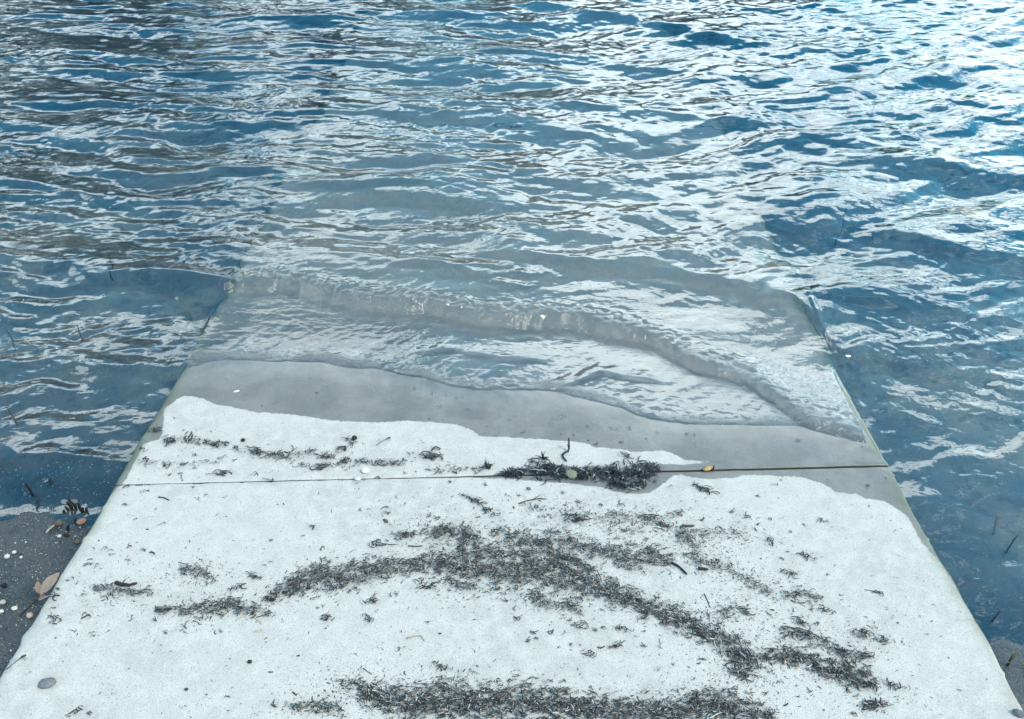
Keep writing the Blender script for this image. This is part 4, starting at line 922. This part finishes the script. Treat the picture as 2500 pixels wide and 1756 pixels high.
water_twig(*P(4,75,660), .035, -.004, 'small twig in the left ripples')
water_twig(*P(4,515,610), .03, .006, 'brown twig tip in the left ripples nearer the slab', (.09, .07, .05))
water_twig(*P(3,2105,345), .05, -.02, 'leaning twig in the dark water right of the slab', (.12, .12, .06))
water_twig(*P(3,2195,470), .04, .004, 'short dark twig below the leaning one at right')
water_twig(*P(3,2178,1265), .05, -.006, 'olive stalk standing in the shallows at the near right', (.11, .10, .04), 3, .0032)
water_twig(*P(3,2265,1275), .025, .02, 'yellow green stub beside the olive stalk', (.2, .2, .06), 1, .003)
water_twig(*P(3,2090,950), .03, .003, 'small twig near the right slab edge')
water_twig(2057, 536, .05, .004, 'lone dark twig floating upright far out on the right', (.03, .03, .03), 1)

# ---- labels of the scraps: by the nearest landmark
LM = [((1390, 1163), 'olive stone in the joint clump'), ((1728, 1147), 'orange shell'), ((892, 1152), 'round white pebble'), ((1387, 1085), 'upright twig'), ((1325, 1118), 'branched root tuft'), ((935, 1080), 'damselfly above the joint'),
      ((117, 1671), 'flat grey pebble'), ((40, 1620), 'damselfly at the slab edge'), ((120, 1440), 'sprig of dead leaves'), ((470, 1400), 'small peaked heap'), ((520, 1490), 'short left drift'), ((305, 1432), 'knotty stick at left'),
      ((660, 1465), 'left tip of the long drift'), ((1393, 1367), 'driftwood lump'), ((1660, 1390), 'curved stick by the upper lobe'), ((1680, 1286), 'blunt grey stick'), ((2020, 1636), 'thick curved stick'), ((940, 1273), 'brown wood chip'),
      ((1300, 1222), 'forked twig below the joint clump'), ((1015, 1335), 'grey twig by the upper lobe'), ((1015, 1555), 'hooked straw'), ((987, 1723), 'white flake in the lowest drift'), ((1480, 1560), 'clean concrete inside the drift bend'), ((1550, 1600), 'bare patch right below the drift bend'), ((1330, 1560), 'bare middle below the long drift'), ((1720, 1500), 'hair-thin upright twig'), ((2130, 1445), 'hair-thin straw'),
      ((1717, 1392), 'stubby dark stick'), ((1955, 1400), 'short white straw'), ((1392, 1474), 'white shell chip below the drift'), ((1710, 1550), 'crooked twig in the drift bend'), ((2487, 1745), 'dark corner pebble'), ((577, 956), 'white flake on wet concrete'),
      ((400, 1215), 'bent twig below the joint'), ((593, 1077), 'dark seed above the joint'), ((610, 1617), 'seed beside a scrap'), ((640, 1535), 'cream straws'), ((1690, 1315), 'round seagrass patch'), ((2100, 1665), 'tail end of the right drift'),
      ((1840, 1605), 'right end of the long drift'), ((900, 1665), 'top of the lowest drift'), ((1570, 1190), 'right end of the joint clump'), ((2186, 1150), 'right end of the joint'), ((2300, 1400), 'wet right edge'), ((1960, 1460), 'loose diagonal trail')]
WORD = {'s': ('scrap', 'dark'), 'm': ('curl', 'dark curled'), 'l': ('tuft', 'flat dark')}
grp = {}
for o, kind, px, py in SCRAPS:
    (lx, ly), nm = min(LM, key=lambda q: math.hypot((q[0][0] - px) * .8, (q[0][1] - py) * 1.3))
    dx, dy = px - lx, (py - ly) * 1.5
    rel = ('right of' if dx > 0 else 'left of') if abs(dx) > abs(dy) else ('below' if dy > 0 else 'above')
    grp.setdefault((kind, rel, nm), []).append((math.hypot(dx, dy), o))
RANK = ['', 'second nearest ', 'third nearest ', 'fourth nearest ', 'fifth nearest ', 'sixth nearest ', 'seventh nearest ', 'eighth nearest ', 'ninth nearest ', 'farthest ']
for (kind, rel, nm), L in grp.items():
    L.sort(key=lambda q: q[0])
    for k, (_, o) in enumerate(L):
        size = {'s': 'small ', 'm': '', 'l': 'larger '}[kind]
        r = ('nearest ' if len(L) > 1 else '') if k == 0 else RANK[min(k, 9)]
        tag(o, f'{r}{size}{WORD[kind][1]} seagrass {WORD[kind][0]} {rel} the {nm}', 'seagrass', {'s': 'small scraps of seagrass on the slab', 'm': 'curls of seagrass on the slab', 'l': 'tufts of seagrass on the slab'}[kind])
